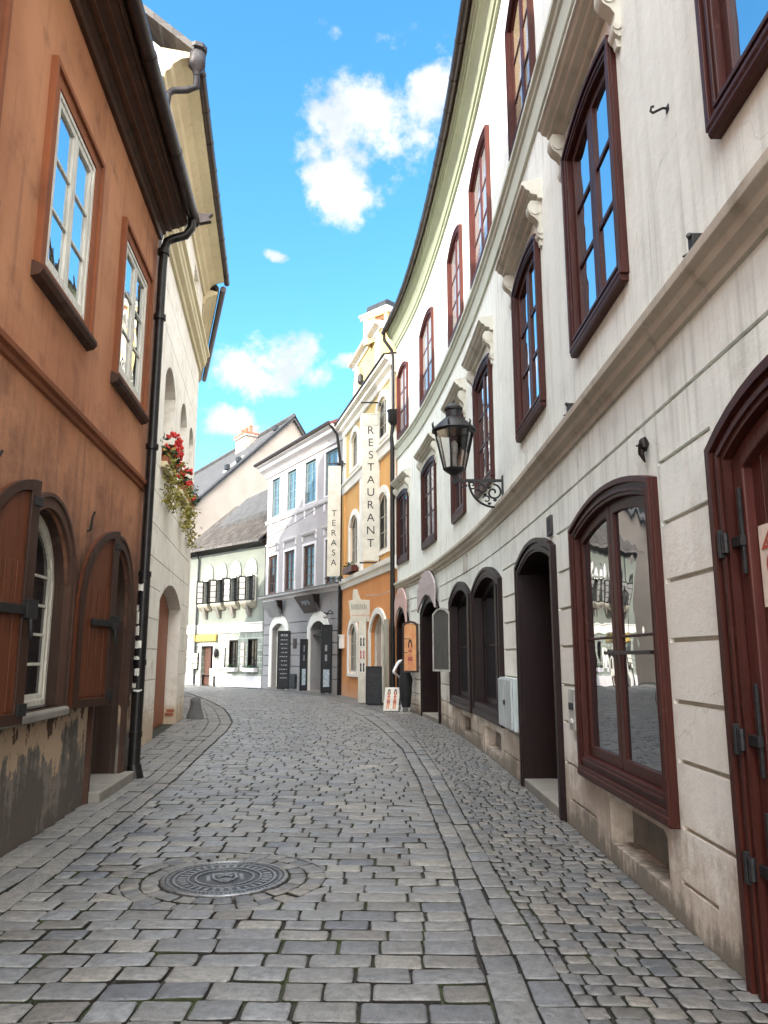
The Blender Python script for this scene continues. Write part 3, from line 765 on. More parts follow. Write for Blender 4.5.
# ------------------------------------------------------------------ the brown house on the left
def brown_house():
    f = BR; L = f.L
    h = thing('town_house', (-3.4, 4, 0), 'rust brown house with arched shop windows and dark wooden eaves', 'house')
    ups = [(6.6, 7.75), (9.1, 10.25), (11.62, 12.8)]; A1 = Arch(9.08, 10.42, 1.06, 2.06, 2.79); A0 = Arch(6.63, 7.97, 1.06, 2.06, 2.79); A2 = Arch(11.55, 12.85, -.03, 2.06, 2.79)
    holes = [([(a, 4.81), (b, 4.81), (b, 6.50), (a, 6.50)], .1) for a, b in ups] + [(A0.poly(n=18), .22), (A1.poly(n=18), .22), (A2.poly(n=18), .55)]
    wl = wall_front(f, [(0, -.05), (L, -.05), (L, 7.7), (0, 7.7)], holes, .8)
    house_body(wl, f, 8.4, 7.75, 14.3, 0, L)
    build('wall', wl, M['brown_wall'], h)
    build('string_course', MB().sweep(f, [(-.02, 3.72), (.03, 3.74), (.035, 3.78), (.07, 3.80), (.075, 3.85), (.03, 3.875), (-.02, 3.93)], 0, L, 2), M['brown_trim'], h, bevel=.004)
    # wooden eaves, gutter, roof
    e = MB().sweep(f, [(-.02, 7.52), (.05, 7.52), (.06, 7.60), (.10, 7.62), (.10, 7.66), (.36, 7.76), (.38, 7.74), (.40, 7.80), (.40, 7.86), (-.02, 7.86)], -.5, L, 2)
    for z0, z1, o0, o1 in ((7.655, 7.70, .13, .18), (7.71, 7.75, .25, .29)): build('eaves_moulding', MB().box(f, -.5, L, z0, z1 + .05, o0, o1), M['eave_lit'], h, bevel=.006)
    build('eaves', e, M['eave_wood'], h)
    g = MB().tube([f.P(-.5, 7.86, .49), f.P(L - .02, 7.86, .49)], .085, 12)
    for i in range(9): g.tube([f.P(.6 + 1.6 * i, 7.86, .49), f.P(.65 + 1.6 * i, 7.86, .49)], .093, 12)
    g.sweep(f, [(.50, 7.80), (.74, 7.86), (.70, 7.92), (.76, 7.98), (.5, 7.97)], L - .02, L + .06, 1)
    build('gutter', g, M['gutter'], h, smooth=40)
    build('roof', roof_mesh(f, 8.4, 7.97, 14.5, .45, -.2, L), M['tile_red'], h)  # unseen ridge, height set to place its shadow on the white house
    for a, b in ups:
        w = MB(); A = Arch(a, b, 4.81, 6.50, 6.50); w.ring(f, A.poly(n=2), A.inset(.045).poly(n=2), -.09, .02)
        w = build('window', w, M['white_paint'], h, bevel=.004)
        glazing(f, w, A.inset(.045), .008, 3, 2, .062, .028, M['white_paint'], M['glass_sky'], .003, depth=.05)
        O = Arch(a - .2, b + .2, 4.62, 6.68, 6.68); I = Arch(a - .008, b + .008, 4.802, 6.508, 6.508)
        cs = MB().ring(f, O.poly(n=2), I.poly(n=2), -.02, .03); cs.ring(f, O.poly(n=2), O.inset(.055).poly(n=2), .028, .06)
        build('casing', cs, M['brown_trim'], w, bevel=.004)
        build('sill', MB().sweep(f, [(-.02, 4.57), (.07, 4.60), (.10, 4.64), (.10, 4.68), (.02, 4.72), (-.02, 4.72)], a - .23, b + .23, 2), M['arch_trim'], w, bevel=.004)
    for A, door in ((A0, 0), (A1, 0), (A2, 1)):
        O = Arch(A.a - .13, A.b + .13, A.z0 if door else A.z0 - .02, A.zs, A.zp + .14)
        tr = MB().ring(f, O.poly(n=24), A.inset(-.004, 0).poly(n=24), -.03, .035); tr.ring(f, O.poly(n=24), O.inset(.035, 0).poly(n=24), .033, .05)
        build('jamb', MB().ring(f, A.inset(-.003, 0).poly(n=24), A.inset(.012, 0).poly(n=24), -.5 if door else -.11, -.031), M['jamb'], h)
        if door:
            d = build('doorway', tr, M['arch_trim'], h, bevel=.004)
            lf = MB().prism(f, A.poly(z0=.1, n=18), -.56, -.5)
            for k in range(7): q = A.a + .18 * k + .03; lf.box(f, q, q + .15, .12, 2.1, -.5, -.485)
            build('leaf', lf, M['wood_dark'], d, bevel=.004)
            build('doorstep', MB().box(f, A.a - .06, A.b + .2, -.04, .11, -.5, .16), M['stone'], d, bevel=.015)
        else:
            w = build('arched_window', tr, M['arch_trim'], h, bevel=.004)
            fr = MB().ring(f, A.inset(.01).poly(n=18), A.inset(.065).poly(n=18), -.2, -.115); build('frame', fr, M['white_paint'], w, bevel=.004)
            glazing(f, w, A.inset(.065), -.13, 5, 2, .05, .025, M['white_paint'], M['glass_dark'], .003)
            build('sill', MB().sweep(f, [(-.24, 1.0), (-.24, 1.07), (.06, 1.05), (.08, 1.03), (.08, .97), (-.02, .95)], A.a - .1, A.b + .1, 2), M['stone'], w, bevel=.01)
    # open shutter leaves of the two shop windows, folded back towards the far side
    for A in (A0, A1):
        hp = f.P(A.b + .13, 0, .05); fp = f.P(A.b + .13 + .69, 0, .21)
        pl = Plane(hp, fp - hp, Vector((fp - hp).cross(Vector((0, 0, 1)))))
        wd = (fp - hp).length; n = 12
        top = [(wd * (1 - i / n), 2.06 + .77 * math.sqrt(max(1 - (i / n) ** 2, 0))) for i in range(n + 1)]
        lf = MB().prism(pl, [(0, 1.02), (wd, 1.02)] + top, 0, .035)
        for k in range(1, 5): lf.box(pl, wd * k / 5 - .05, wd * k / 5 + .05, 1.12, 2.2, .034, .042)
        s = build('shutter', lf, M['shutter'], h, bevel=.004)
        ed = MB(); Ao = [(0, 1.02), (wd, 1.02)] + top; Ai = [(.07, 1.10), (wd - .11, 1.10)] + [(.07 + (x) / wd * (wd - .18), z - .10) for x, z in top]
        ed.ring(pl, Ao, Ai, .034, .062)
        build('shutter_frame', ed, M['shutter_edge'], s, bevel=.004)
        hw = MB().box(pl, wd * .30, wd + .015, 1.81, 1.88, .058, .085); hw.box(pl, wd - .11, wd + .02, 1.78, 1.92, .055, .10)
        build('bolt', hw, M['iron'], s, bevel=.003)
        build('hook', MB().tube([pl.P(wd - .05, 1.78, .09), pl.P(wd - .05, 1.68, .10), pl.P(wd - .03, 1.64, .09)], .016, 8), M['iron'], s, smooth=40)
        for z0, z1 in ((2.63, 2.70), (1.08, 1.17)): build('corner_plate', MB().box(pl, wd - .09, wd + .012, z0, z1, .058, .08), M['iron'], s, bevel=.003)
        st = MB().tube([f.P(A.b + .50, 2.78, -.02), f.P(A.b + .52, 2.80, .03), f.P(A.b + .53, 2.94, .04), f.P(A.b + .56, 3.0, .05)], .012, 6)
        build('stay_hook', st, M['iron'], s)
    p = MB(); x = L - .16
    p.tube([f.P(L - .12, 7.84, .49), f.P(L - .12, 7.66, .48), f.P(L - .12, 7.54, .40), f.P(L - .13, 7.48, .24), f.P(L - .14, 7.42, .15), f.P(x, 7.28, .12), f.P(x, 7.0, .11), f.P(x, 1.35, .11)], .062, 12)
    p.tube([f.P(x, 2.55, .11), f.P(x, .1, .11)], .078, 12); p.tube([f.P(x, .16, .11), f.P(x, -.03, .14)], [.09, .11], 12)
    for z in (.5, 1.4, 2.55, 4.3, 6.2, 7.2): p.tube([f.P(x, z, .11), f.P(x, z + .07, .11)], .088, 12)
    dp = build('downpipe', p, M['pipe_black'], h, smooth=40)
    for z, a, w, hh in ((2.36, -.3, .05, .09), (1.78, -.6, .05, .12), (1.62, -.2, .06, .1), (1.93, -.5, .03, .16), (1.46, -.4, .06, .05), (1.27, -.1, .04, .09), (1.12, -.6, .05, .05), (1.07, .2, .07, .03), (2.1, -.8, .04, .07)):
        c = f.P(x, z, .11); n = 4; vs = []; st = MB()
        for k in range(n + 1):
            t = -math.pi / 2 + a + (k / n - .5) * w / .079 * 1.6
            for zz in (0, hh): vs.append((c.x + .0805 * math.cos(t), c.y + .0805 * math.sin(t), z + zz + random.uniform(-.012, .012)))
        st.add(vs, [(2 * k, 2 * k + 2, 2 * k + 3, 2 * k + 1) for k in range(n)])
        build('sticker', st, M['paper'], dp)
brown_house()

# ------------------------------------------------------------------ cream house on the left
HIP0, HIP1, HIPR, HIPD = 14.8, 10.2, 2.6, 11.0
def cream_house():
    f = CR; L = f.L
    h = thing('town_house', (-4.6, 16, 0), 'pale cream house on the left with arched window niches and a wide eaves cove', 'house')
    niches = [(2.47, 4.0, 5.15, 6.9, 7.28), (4.98, 6.2, 5.15, 6.95, 7.33), (6.75, 7.75, 5.15, 6.95, 7.25)]
    gate = Arch(3.25, 6.75, -.03, 2.6, 3.02)
    tops = [(1.2, 2.2), (3.6, 4.6), (6.2, 7.2)]
    holes = [(Arch(*n).poly(), .45) for n in niches] + [(gate.poly(), .4)] + [([(a, 10.1), (b, 10.1), (b, 11.3), (a, 11.3)], .2) for a, b in tops]
    jo = MB()
    for z, cuts in ((.55, [gate]), (1.1, [gate]), (1.65, [gate]), (2.2, [gate]), (2.75, [gate]), (3.3, []), (3.9, []), (4.5, []), (5.0, []), (7.75, []), (8.5, [])):
        segs = [(0.02, L - .02)] if not cuts else [(.02, gate.a - .05), (gate.b + .05, L - .02)]
        for a, b in segs:
            holes.append(([(a, z - .009), (b, z - .009), (b, z + .009), (a, z + .009)], .018)); jo.box(f, a, b, z - .011, z + .011, -.05, -.015)
    wl = wall_front(f, [(0, -.05), (L, -.05), (L, 12.0), (0, 12.0)], holes, 1.2)
    house_body(wl, f, 8.0, 12.0, 15.3, 0, L)
    build('wall', wl, M['cream_wall'], h); build('wall_joint', jo, M['belt_trim'], h)
    build('string_course', MB().sweep(f, [(-.02, 9.15), (.06, 9.17), (.07, 9.28), (.16, 9.34), (.17, 9.42), (.2, 9.46), (.2, 9.58), (.26, 9.62), (.26, 9.70), (-.02, 9.8)], 0, L, 2), M['cream_trim'], h)
    build('cornice', MB().sweep(f, [(-.02, 11.45), (.06, 11.45), (.08, 11.56), (.16, 11.62), (.20, 11.72), (.34, 11.84), (.54, 11.90), (.58, 11.97), (-.02, 12.02)], 0, L + .1, 2), M['cream_trim'], h)
    g = MB().tube([f.P(.0, 12.0, .62), f.P(L + .35, 12.0, .62)], .085, 10)
    for i in range(9): g.tube([f.P(.5 + i * .95, 12.0, .62), f.P(.55 + i * .95, 12.0, .62)], .094, 10)
    build('gutter', g, M['gutter'], h, smooth=40)
    build('roof', roof_mesh(f, 8.0, 12.1, 15.55, .55, -.08, L + .1), M['tile_brown'], h)
    p = MB(); c = f.P(.05, 11.68, .60)
    p.lathe(c, [(.06, -.12), (.08, -.02), (.15, .06), (.15, .30), (.12, .34), (.17, .37), (.17, .45), (.08, .45)], 8)
    p.tube([c + Vector((0, 0, -.05)), f.P(.1, 11.38, .6), f.P(.12, 11.32, .45), f.P(.14, 11.30, .2), f.P(.15, 11.22, .12), f.P(.15, 10.9, .1), f.P(.15, 0, .1)], .06, 10)
    build('downpipe', p, M['hopper'], h, smooth=40)
    for n in niches:
        A = Arch(*n); fr = MB().ring(f, A.poly(), A.inset(.09).poly(), -.44, -.36)
        w = build('niche_window', fr, M['white_paint'], h); glazing(f, w, A.inset(.09), -.38, 3, 2, .06, .03, M['white_paint'], M['glass_dark'])
        build('sill', MB().box(f, A.a - .05, A.b + .05, 5.05, 5.16, -.4, .12), M['cream_trim'], w, bevel=.01)
    for a, b in tops:
        A = Arch(a, b, 10.1, 11.3, 11.3); w = build('window', MB().ring(f, A.poly(n=2), A.inset(.08).poly(n=2), -.2, -.12), M['white_paint'], h)
        glazing(f, w, A.inset(.08), -.14, 2, 2, .05, .03, M['white_paint'], M['glass'])
    lf = MB(); G = gate.inset(.02, .05)
    lf.prism(f, G.poly(z0=-.03), -.34, -.28)
    for k in range(17): q = G.a + .2 * k + .01; lf.prism(f, [(q, .03), (q + .185, .03), (q + .185, G.t(q + .1) - .03), (q, G.t(q + .1) - .03)], -.281, -.262) if q + .185 < G.b else None
    d = build('gate', lf, M['door_wood'], h, bevel=.004)
    br = MB()
    for (a, z, w_, hh) in ((6.76, .16, .3, .16),):
        for k in range(2): br.box(f, 6.735, 6.752, z + k * .085, z + k * .085 + .07, -.24 + k * .03, -.06 + k * .02)
    build('bare_brick', br, M['terracotta'], h)
    # neighbour round the bend
    f = BB; L2 = 7.4
    h2 = thing('town_house', (-7, 27, 0), 'pale house round the left bend showing only its dark gutter', 'house')
    wl = wall_front(f, [(0, -.05), (L2, -.05), (L2, 11.6), (0, 11.6)], [], 3); house_body(wl, f, 7.5, 11.6, 16.6, 0, L2); build('wall', wl, M['cream_wall'], h2)
    build('cornice', MB().sweep(f, [(-.02, 11.2), (.06, 11.2), (.1, 11.35), (.3, 11.5), (.42, 11.55), (.42, 11.62), (-.02, 11.66)], .02, L2, 3), M['cream_trim'], h2)
    build('gutter', MB().tube([f.P(-.1, 11.66, .56), f.P(L2, 11.66, .56)], .085, 10), M['gutter'], h2, smooth=40)
    build('roof', roof_mesh(f, 7.5, 11.74, 16.8, .45, .02, L2), M['tile_brown'], h2)  # unseen ridge raised so its shadow reaches the grey house
    # unseen wing added to shade the far houses, its roof falling along the lane
    l0, l1, dp = L2 + .01, f.L, HIPD
    A = [f.P(l0, HIP0, .3), f.P(l0, HIP0 + HIPR, -dp / 2), f.P(l0, HIP0, -dp - .3)]; B = [f.P(l1, HIP1, .3), f.P(l1, HIP1 + .7, -dp / 2), f.P(l1, HIP1, -dp - .3)]; up = Vector((0, 0, -.15))
    q = A + B; build('shadow_wing_roof', MB().add(q + [v + up for v in q], [(0, 1, 4, 3), (1, 2, 5, 4), (6, 9, 10, 7), (7, 10, 11, 8), (0, 3, 9, 6), (2, 8, 11, 5), (3, 4, 5, 11, 10, 9)]), M['tile_brown'], h2)
    wv = [f.P(l0, -.05, 0), f.P(l1, -.05, 0), f.P(l1, -.05, -dp), f.P(l0, -.05, -dp), f.P(l0, HIP0 - .1, 0), f.P(l1, HIP1 - .1, 0), f.P(l1, HIP1 - .1, -dp), f.P(l0, HIP0 - .1, -dp)]
    build('shadow_wing_wall', MB().add(wv, [(0, 1, 5, 4), (1, 2, 6, 5), (2, 3, 7, 6)]), M['cream_wall'], h2)
cream_house()
# ------------------------------------------------------------------ grey house at the end
def leaf_board(f, s, w, z0, z1, o0, ang, name_parent, mat, n=1):
    """a door leaf standing open: hinged at s, swung out of the wall by ang"""
    hp = f.P(s, 0, o0); fp = f.P(s - w * math.cos(ang), 0, o0 + w * math.sin(ang))
    r = fp - hp; nn = Vector((r.y, -r.x, 0)).normalized()
    if nn.y > 0: nn = -nn
    return Plane(hp, r, nn), r.length
def grey_house():
    f = GR; L = f.L
    h = thing('town_house', (-4, 36, 0), 'mauve grey house with white window surrounds and a shop door ledge', 'house')
    up = [(.68, 1.72), (2.66, 3.78), (4.8, 6.0), (7.0, 8.2)]; md = [(.42, 1.62), (2.52, 3.74), (4.76, 5.98), (7.08, 8.2)]
    d1 = Arch(1.22, 2.9, -.03, 2.85, 3.12); d2 = Arch(5.72, 7.3, -.03, 2.72, 3.06)
    holes = [([(a, 8.52), (b, 8.52), (b, 10.52), (a, 10.52)], .15) for a, b in up] + [([(a, 4.62), (b, 4.62), (b, 6.55), (a, 6.55)], .15) for a, b in md] + [(d1.poly(), .5), (d2.poly(), .7)]
    zs_ = [(.0, 4.42)]
    wl = wall_front(f, [(0, 4.40), (L, 4.40), (L, 11.1), (0, 11.1)], holes[:8], 3)
    house_body(wl, f, 8, 11.1, 13.6)
    build('wall', wl, M['grey_wall'], h)
    lo = wall_front(f, [(0, -.05), (L, -.05), (L, 4.40), (0, 4.40)], holes[8:] + [([(a, z - .015), (b, z - .015), (b, z + .015), (a, z + .015)], .02) for z in (.6, 1.1, 1.6, 2.1, 2.6, 3.1) for a, b in ((.02, .85), (3.2, 5.3), (7.7, L - .02))], 3, base=.02)
    build('ground_floor_wall', lo, M['grey_dark'], h)
    build('eaves', MB().sweep(f, [(-.02, 10.75), (.06, 10.75), (.1, 10.9), (.22, 11.0), (.42, 11.1), (.46, 11.22), (.62, 11.3), (.62, 11.36), (-.02, 11.36)], -.25, L, 3), M['grey_trim'], h)
    build('gutter', MB().tube([f.P(-.3, 11.42, .66), f.P(L - .1, 11.42, .66)], .085, 8), M['gutter'], h, smooth=40)
    build('roof', roof_mesh(f, 8, 11.46, 13.9, .62, -.3, L), M['tile_red'], h)
    build('sill_band', MB().sweep(f, [(-.02, 8.22), (.06, 8.24), (.1, 8.32), (.12, 8.40), (-.02, 8.44)], 0, L, 3), M['grey_trim'], h)
    dr = MB()
    for i in range(8): dr.box(f, .55 + i * 1.05, .68 + i * 1.05, 7.85, 8.23, -.01, .04)
    build('drop_ornament', dr, M['grey_trim'], h)
    for i, (a, b) in enumerate(up + md):
        z0, z1 = (8.52, 10.52) if i < 4 else (4.62, 6.55)
        A = Arch(a, b, z0, z1, z1); O = Arch(a - .13, b + .13, z0 - .05, z1 + .12, z1 + .12)
        w = build('window', MB().ring(f, O.poly(n=2), A.inset(.0).poly(n=2), -.14, .04), M['grey_trim'], h)
        fr = MB().ring(f, A.poly(n=2), A.inset(.06).poly(n=2), -.12, -.06); fm = M['blue_frame'] if i < 4 else M['wood_brown']
        build('frame', fr, fm, w); glazing(f, w, A.inset(.06), -.07, 4, 2, .06, .045, fm, M['glass_blue'] if i < 4 else M['glass_dark'])
        if i >= 4:
            hd = MB().sweep(f, [(-.02, 7.02), (.06, 7.03), (.12, 7.10), (.14, 7.17), (-.02, 7.2)], a - .2, b + .2, 3); hd.box(f, a - .15, a - .05, 6.78, 7.03, -.01, .06); hd.box(f, b + .05, b + .15, 6.78, 7.03, -.01, .06)
            build('hood', hd, M['grey_trim'], w)
    build('ledge', MB().sweep(f, [(-.02, 4.25), (.05, 4.27), (.12, 4.36), (.34, 4.42), (.36, 4.50), (-.02, 4.56)], -.1, L + .05, 3), M['grey_trim'], h)
    build('ledge_flashing', MB().sweep(f, [(-.02, 4.565), (.36, 4.505), (.40, 4.50), (.40, 4.54), (-.02, 4.60)], -.1, L + .05, 3), M['gutter'], h)
    for A in (d1, d2):
        O = Arch(A.a - .3, A.b + .3, -.03, A.zs + .1, A.zp + .42)
        d = build('doorway', MB().ring(f, O.poly(), A.inset(-.002, 0).poly(), .0, .07), M['bright_trim'], h)
        build('doorstep', MB().box(f, A.a - .1, A.b + .1, -.03, .08, -.4, .2), M['stone'], d)
        if A is d1:
            lf = MB().ring(f, A.poly(z0=.05), Arch(A.a + .18, A.b - .1, .25, 2.3, 2.3).poly(), -.3, -.22); lf.box(f, A.a, A.b, 2.3, 2.5, -.3, -.2)
            build('door_frame', lf, M['bright_trim'], d)
            build('pane', MB().prism(f, A.inset(.05).poly(), -.32, -.28), M['glass_dark'], d)
            build('leaf', MB().box(f, A.a + .18, A.a + .75, .1, 2.3, -.29, -.24), M['grey_paint'], d)
        else:
            build('leaf', MB().prism(f, A.poly(), -.72, -.68), M['black'], d)  # black sheet painting the shade inside the open doorway
            build('transom', MB().box(f, A.a, A.b, 2.42, 2.5, -.2, -.1), M['wood_dark'], d)
    # tilted wooden boards under the ledge
    for i, (s0, s1) in enumerate(((.85, 2.75), (4.95, 6.9))):
        r = f.P(s1, 0, 0) - f.P(s0, 0, 0); n = f.P(s0, 0, 1) - f.P(s0, 0, 0)
        u = Vector((n.x * .55, n.y * .55, 1)).normalized(); nn = Vector(r).normalized().cross(u); nn = nn if nn.dot(n) > 0 else -nn
        pl = Plane(f.P(s0, 3.45, .12), r, nn, u); w = s1 - s0
        t = thing('shop_board', f.P((s0 + s1) / 2, 3.45, .1), ('tilted dark trapezoid board above the left door of the grey house', 'tilted brown trapezoid board with scrawled lettering above the right door of the grey house')[i], 'shop sign', 'tilted boards under the grey ledge')
        build('board', MB().prism(pl, [(.3, 0), (w - .3, 0), (w, .85), (0, .85)], -.02, .03), M['grey_dark'] if i == 0 else M['board_brown'], t)
        for q in (.12, w - .12): build('bracket', MB().sweep(Plane(pl.P(q, 0), pl.r, n), [(0, .12), (.02, .75), (.42, .75), (.3, .5), (.08, .3)], -.03, .03), M['wood_dark'], t)
        if i == 1:
            mk = MB()
            for k in range(7): mk.box(pl, .55 + k * .12, .63 + k * .12, .42 + .06 * math.sin(k * 2), .6 + .05 * math.sin(k * 3), .03, .036)
            build('scrawl', mk, M['chalk'], t)
    # open dark door leaves with boards
    def leaf(s, w, z1, ang, o0, label, picture, lines):
        pl, W = leaf_board(f, s, w, 0, z1, o0, ang, None, None)
        t = thing('menu_board', f.P(s, 0, o0), label, 'menu board')
        build('panel', MB().box(pl, 0, W, .06, z1, -.04, .03), M['slate'], t, bevel=.01)
        build('panel_frame', MB().ring(pl, [(0, .06), (W, .06), (W, z1), (0, z1)], [(.06, .14), (W - .06, .14), (W - .06, z1 - .08), (.06, z1 - .08)], .028, .045), M['black'], t)
        if lines:
            mk = MB()
            for k in range(lines):
                z = z1 - .25 - k * (z1 - .6) / lines; q = .12
                while q < W - .16: e = random.uniform(.03, .12); mk.box(pl, q, min(q + e, W - .1), z, z + (.045 if k else .09), .03, .033); q += e + .03
            build('chalk_lines', mk, M['chalk'], t)
        if picture:
            build('notice', MB().box(pl, .1, W - .1, .3, 1.0, .03, .036), M['poster_blue'], t)
            for z in (1.35, 1.75): build('notice', MB().box(pl, W * .45, W - .16, z, z + .26, .03, .036), M['chalk'], t)
    leaf(3.5, .58, 2.72, R(59), .05, 'tall black chalkboard menu leaning open by the left grey house door', False, 11)
    leaf(5.5, .36, 2.3, R(82), .05, 'narrow black board left of the dark open doorway of the grey house', True, 0)
    leaf(7.9, .46, 2.85, R(76), .05, 'tall black board right of the dark open doorway of the grey house', True, 0)
    t = thing('electric_box', f.P(4.05, .1, .03), 'small dark grey meter box low on the grey wall between the two doors', 'meter box')
    build('case', MB().box(f, 3.75, 4.3, .1, .75, .02, .12), M['slate'], t, bevel=.02); build('lid', MB().box(f, 3.8, 4.25, .15, .7, .119, .14), M['hopper'], t, bevel=.01)
    t = thing('wall_plaque', f.P(4.0, 2, .03), 'small dark notice plate on the grey wall above the meter box', 'notice')
    build('plate', MB().box(f, 3.85, 4.2, 1.9, 2.35, .02, .06), M['hopper'], t, bevel=.01); build('notice', MB().box(f, 3.89, 4.16, 1.95, 2.3, .06, .065), M['board_brown'], t)
    t = thing('scroll_lamp', f.P(7.95, 3.3, .05), 'curly iron wall lamp right of the arched grey doorway', 'wall lamp')
    sc = MB(); sc.tube([f.P(7.95 + .16 * math.cos(k * .7) * (1 - k / 14), 3.3 + .16 * math.sin(k * .7) * (1 - k / 14), .12 + .03 * k) for k in range(13)], .022, 6)
    sc.tube([f.P(7.95, 3.3, 0), f.P(7.95, 3.3, .35)], .02, 6)
    build('bracket', sc, M['iron'], t); build('globe', MB().blob(f.P(7.95, 3.18, .4), .1, 2, 0), M['metal_pale'], t, smooth=60)
    p = MB(); p.tube([f.P(L + .02, 9.2, .1), f.P(L + .02, 0, .1)], .085, 8); p.lathe(f.P(L + .02, 9.2, .12), [(.08, 0), (.16, .12), (.2, .4), (.22, .44), (.05, .44)], 8); p.tube([f.P(L - .1, 11.35, .62), f.P(L, 10.9, .3), f.P(L + .02, 9.5, .12)], .06, 8)
    build('downpipe', p, M['pipe_black'], h, smooth=40)
M['blue_frame'] = painted_wood('blue_frame', (.16, .24, .26), (.4, .42, .4), amt=.2)
M['wood_brown'] = painted_wood('wood_brown', (.11, .055, .04), (.2, .12, .09), amt=.3)
M['glass_blue'] = glass('glass_blue', (.05, .09, .11), ior=2.4, wav=.08)
M['board_brown'] = painted_wood('board_brown', (.075, .055, .05), (.16, .12, .1), amt=.4)
M['poster_blue'] = plain('poster_blue', (.22, .30, .36), .5, .5, 18, bump=0, col2=(.62, .66, .68))
grey_house()

# ------------------------------------------------------------------ green sgraffito house
def ashlar_mat():
    m, t, b = base_mat('ashlar_blocks'); p = t.pos(); s = t.sep(p)
    cv = t.new('ShaderNodeCombineXYZ'); t.put(cv.inputs[0], t.math('MULTIPLY', t.math('SUBTRACT', s[0], s[1]), .707)); t.put(cv.inputs[1], s[2])
    bk = t.new('ShaderNodeTexBrick'); t.put(bk.inputs['Vector'], cv.outputs[0]); bk.inputs['Scale'].default_value = 1.0
    for k, v in (('Brick Width', .62), ('Row Height', .31), ('Mortar Size', .03), ('Mortar Smooth', .2), ('Bias', -.2)): bk.inputs[k].default_value = v
    bk.inputs['Color1'].default_value = (.22, .238, .20, 1); bk.inputs['Color2'].default_value = (.135, .15, .128, 1); bk.inputs['Mortar'].default_value = (.36, .38, .32, 1)
    c = t.mix(t.math('MULTIPLY', t.step(t.noise(3, 6, p), .45, .7), .5), bk.outputs['Color'], (.36, .38, .33))
    t.put(b.inputs['Base Color'], c); b.inputs['Roughness'].default_value = .9
    t.put(b.inputs['Normal'], t.bump(bk.outputs['Fac'], .4, -.02)); return m
M['ashlar_blocks'] = ashlar_mat()
def flower_tuft(name, parent, c, sx, sy, sz, n, mat, size=.05, hang=0, seed=1, along=None):
    rg = random.Random(seed); mb = MB(); al = Vector(along).normalized() if along else Vector((0, 1, 0)); ac = Vector((al.y, -al.x, 0))
    for i in range(n):
        a = rg.gauss(0, .42) * sx; b = rg.gauss(0, .42) * sy; z = rg.uniform(-1, 1) if hang else rg.gauss(0, .45)
        z = z * sz
        if hang: k = 1 - .35 * (z / sz < -.3); a *= k
        q = Vector(c) + al * a + ac * b + Vector((0, 0, z))
        d = Vector((rg.uniform(-1, 1), rg.uniform(-1, 1), rg.uniform(-1, .6))).normalized(); e = d.cross(Vector((rg.uniform(-1, 1), rg.uniform(-1, 1), rg.uniform(-1, 1)))).normalized()
        s = size * rg.uniform(.6, 1.4)
        mb.add([q - d * s, q + e * s * .42, q + d * s, q - e * s * .42], [(0, 1, 2, 3)])
    return build(name, mb, mat, parent)
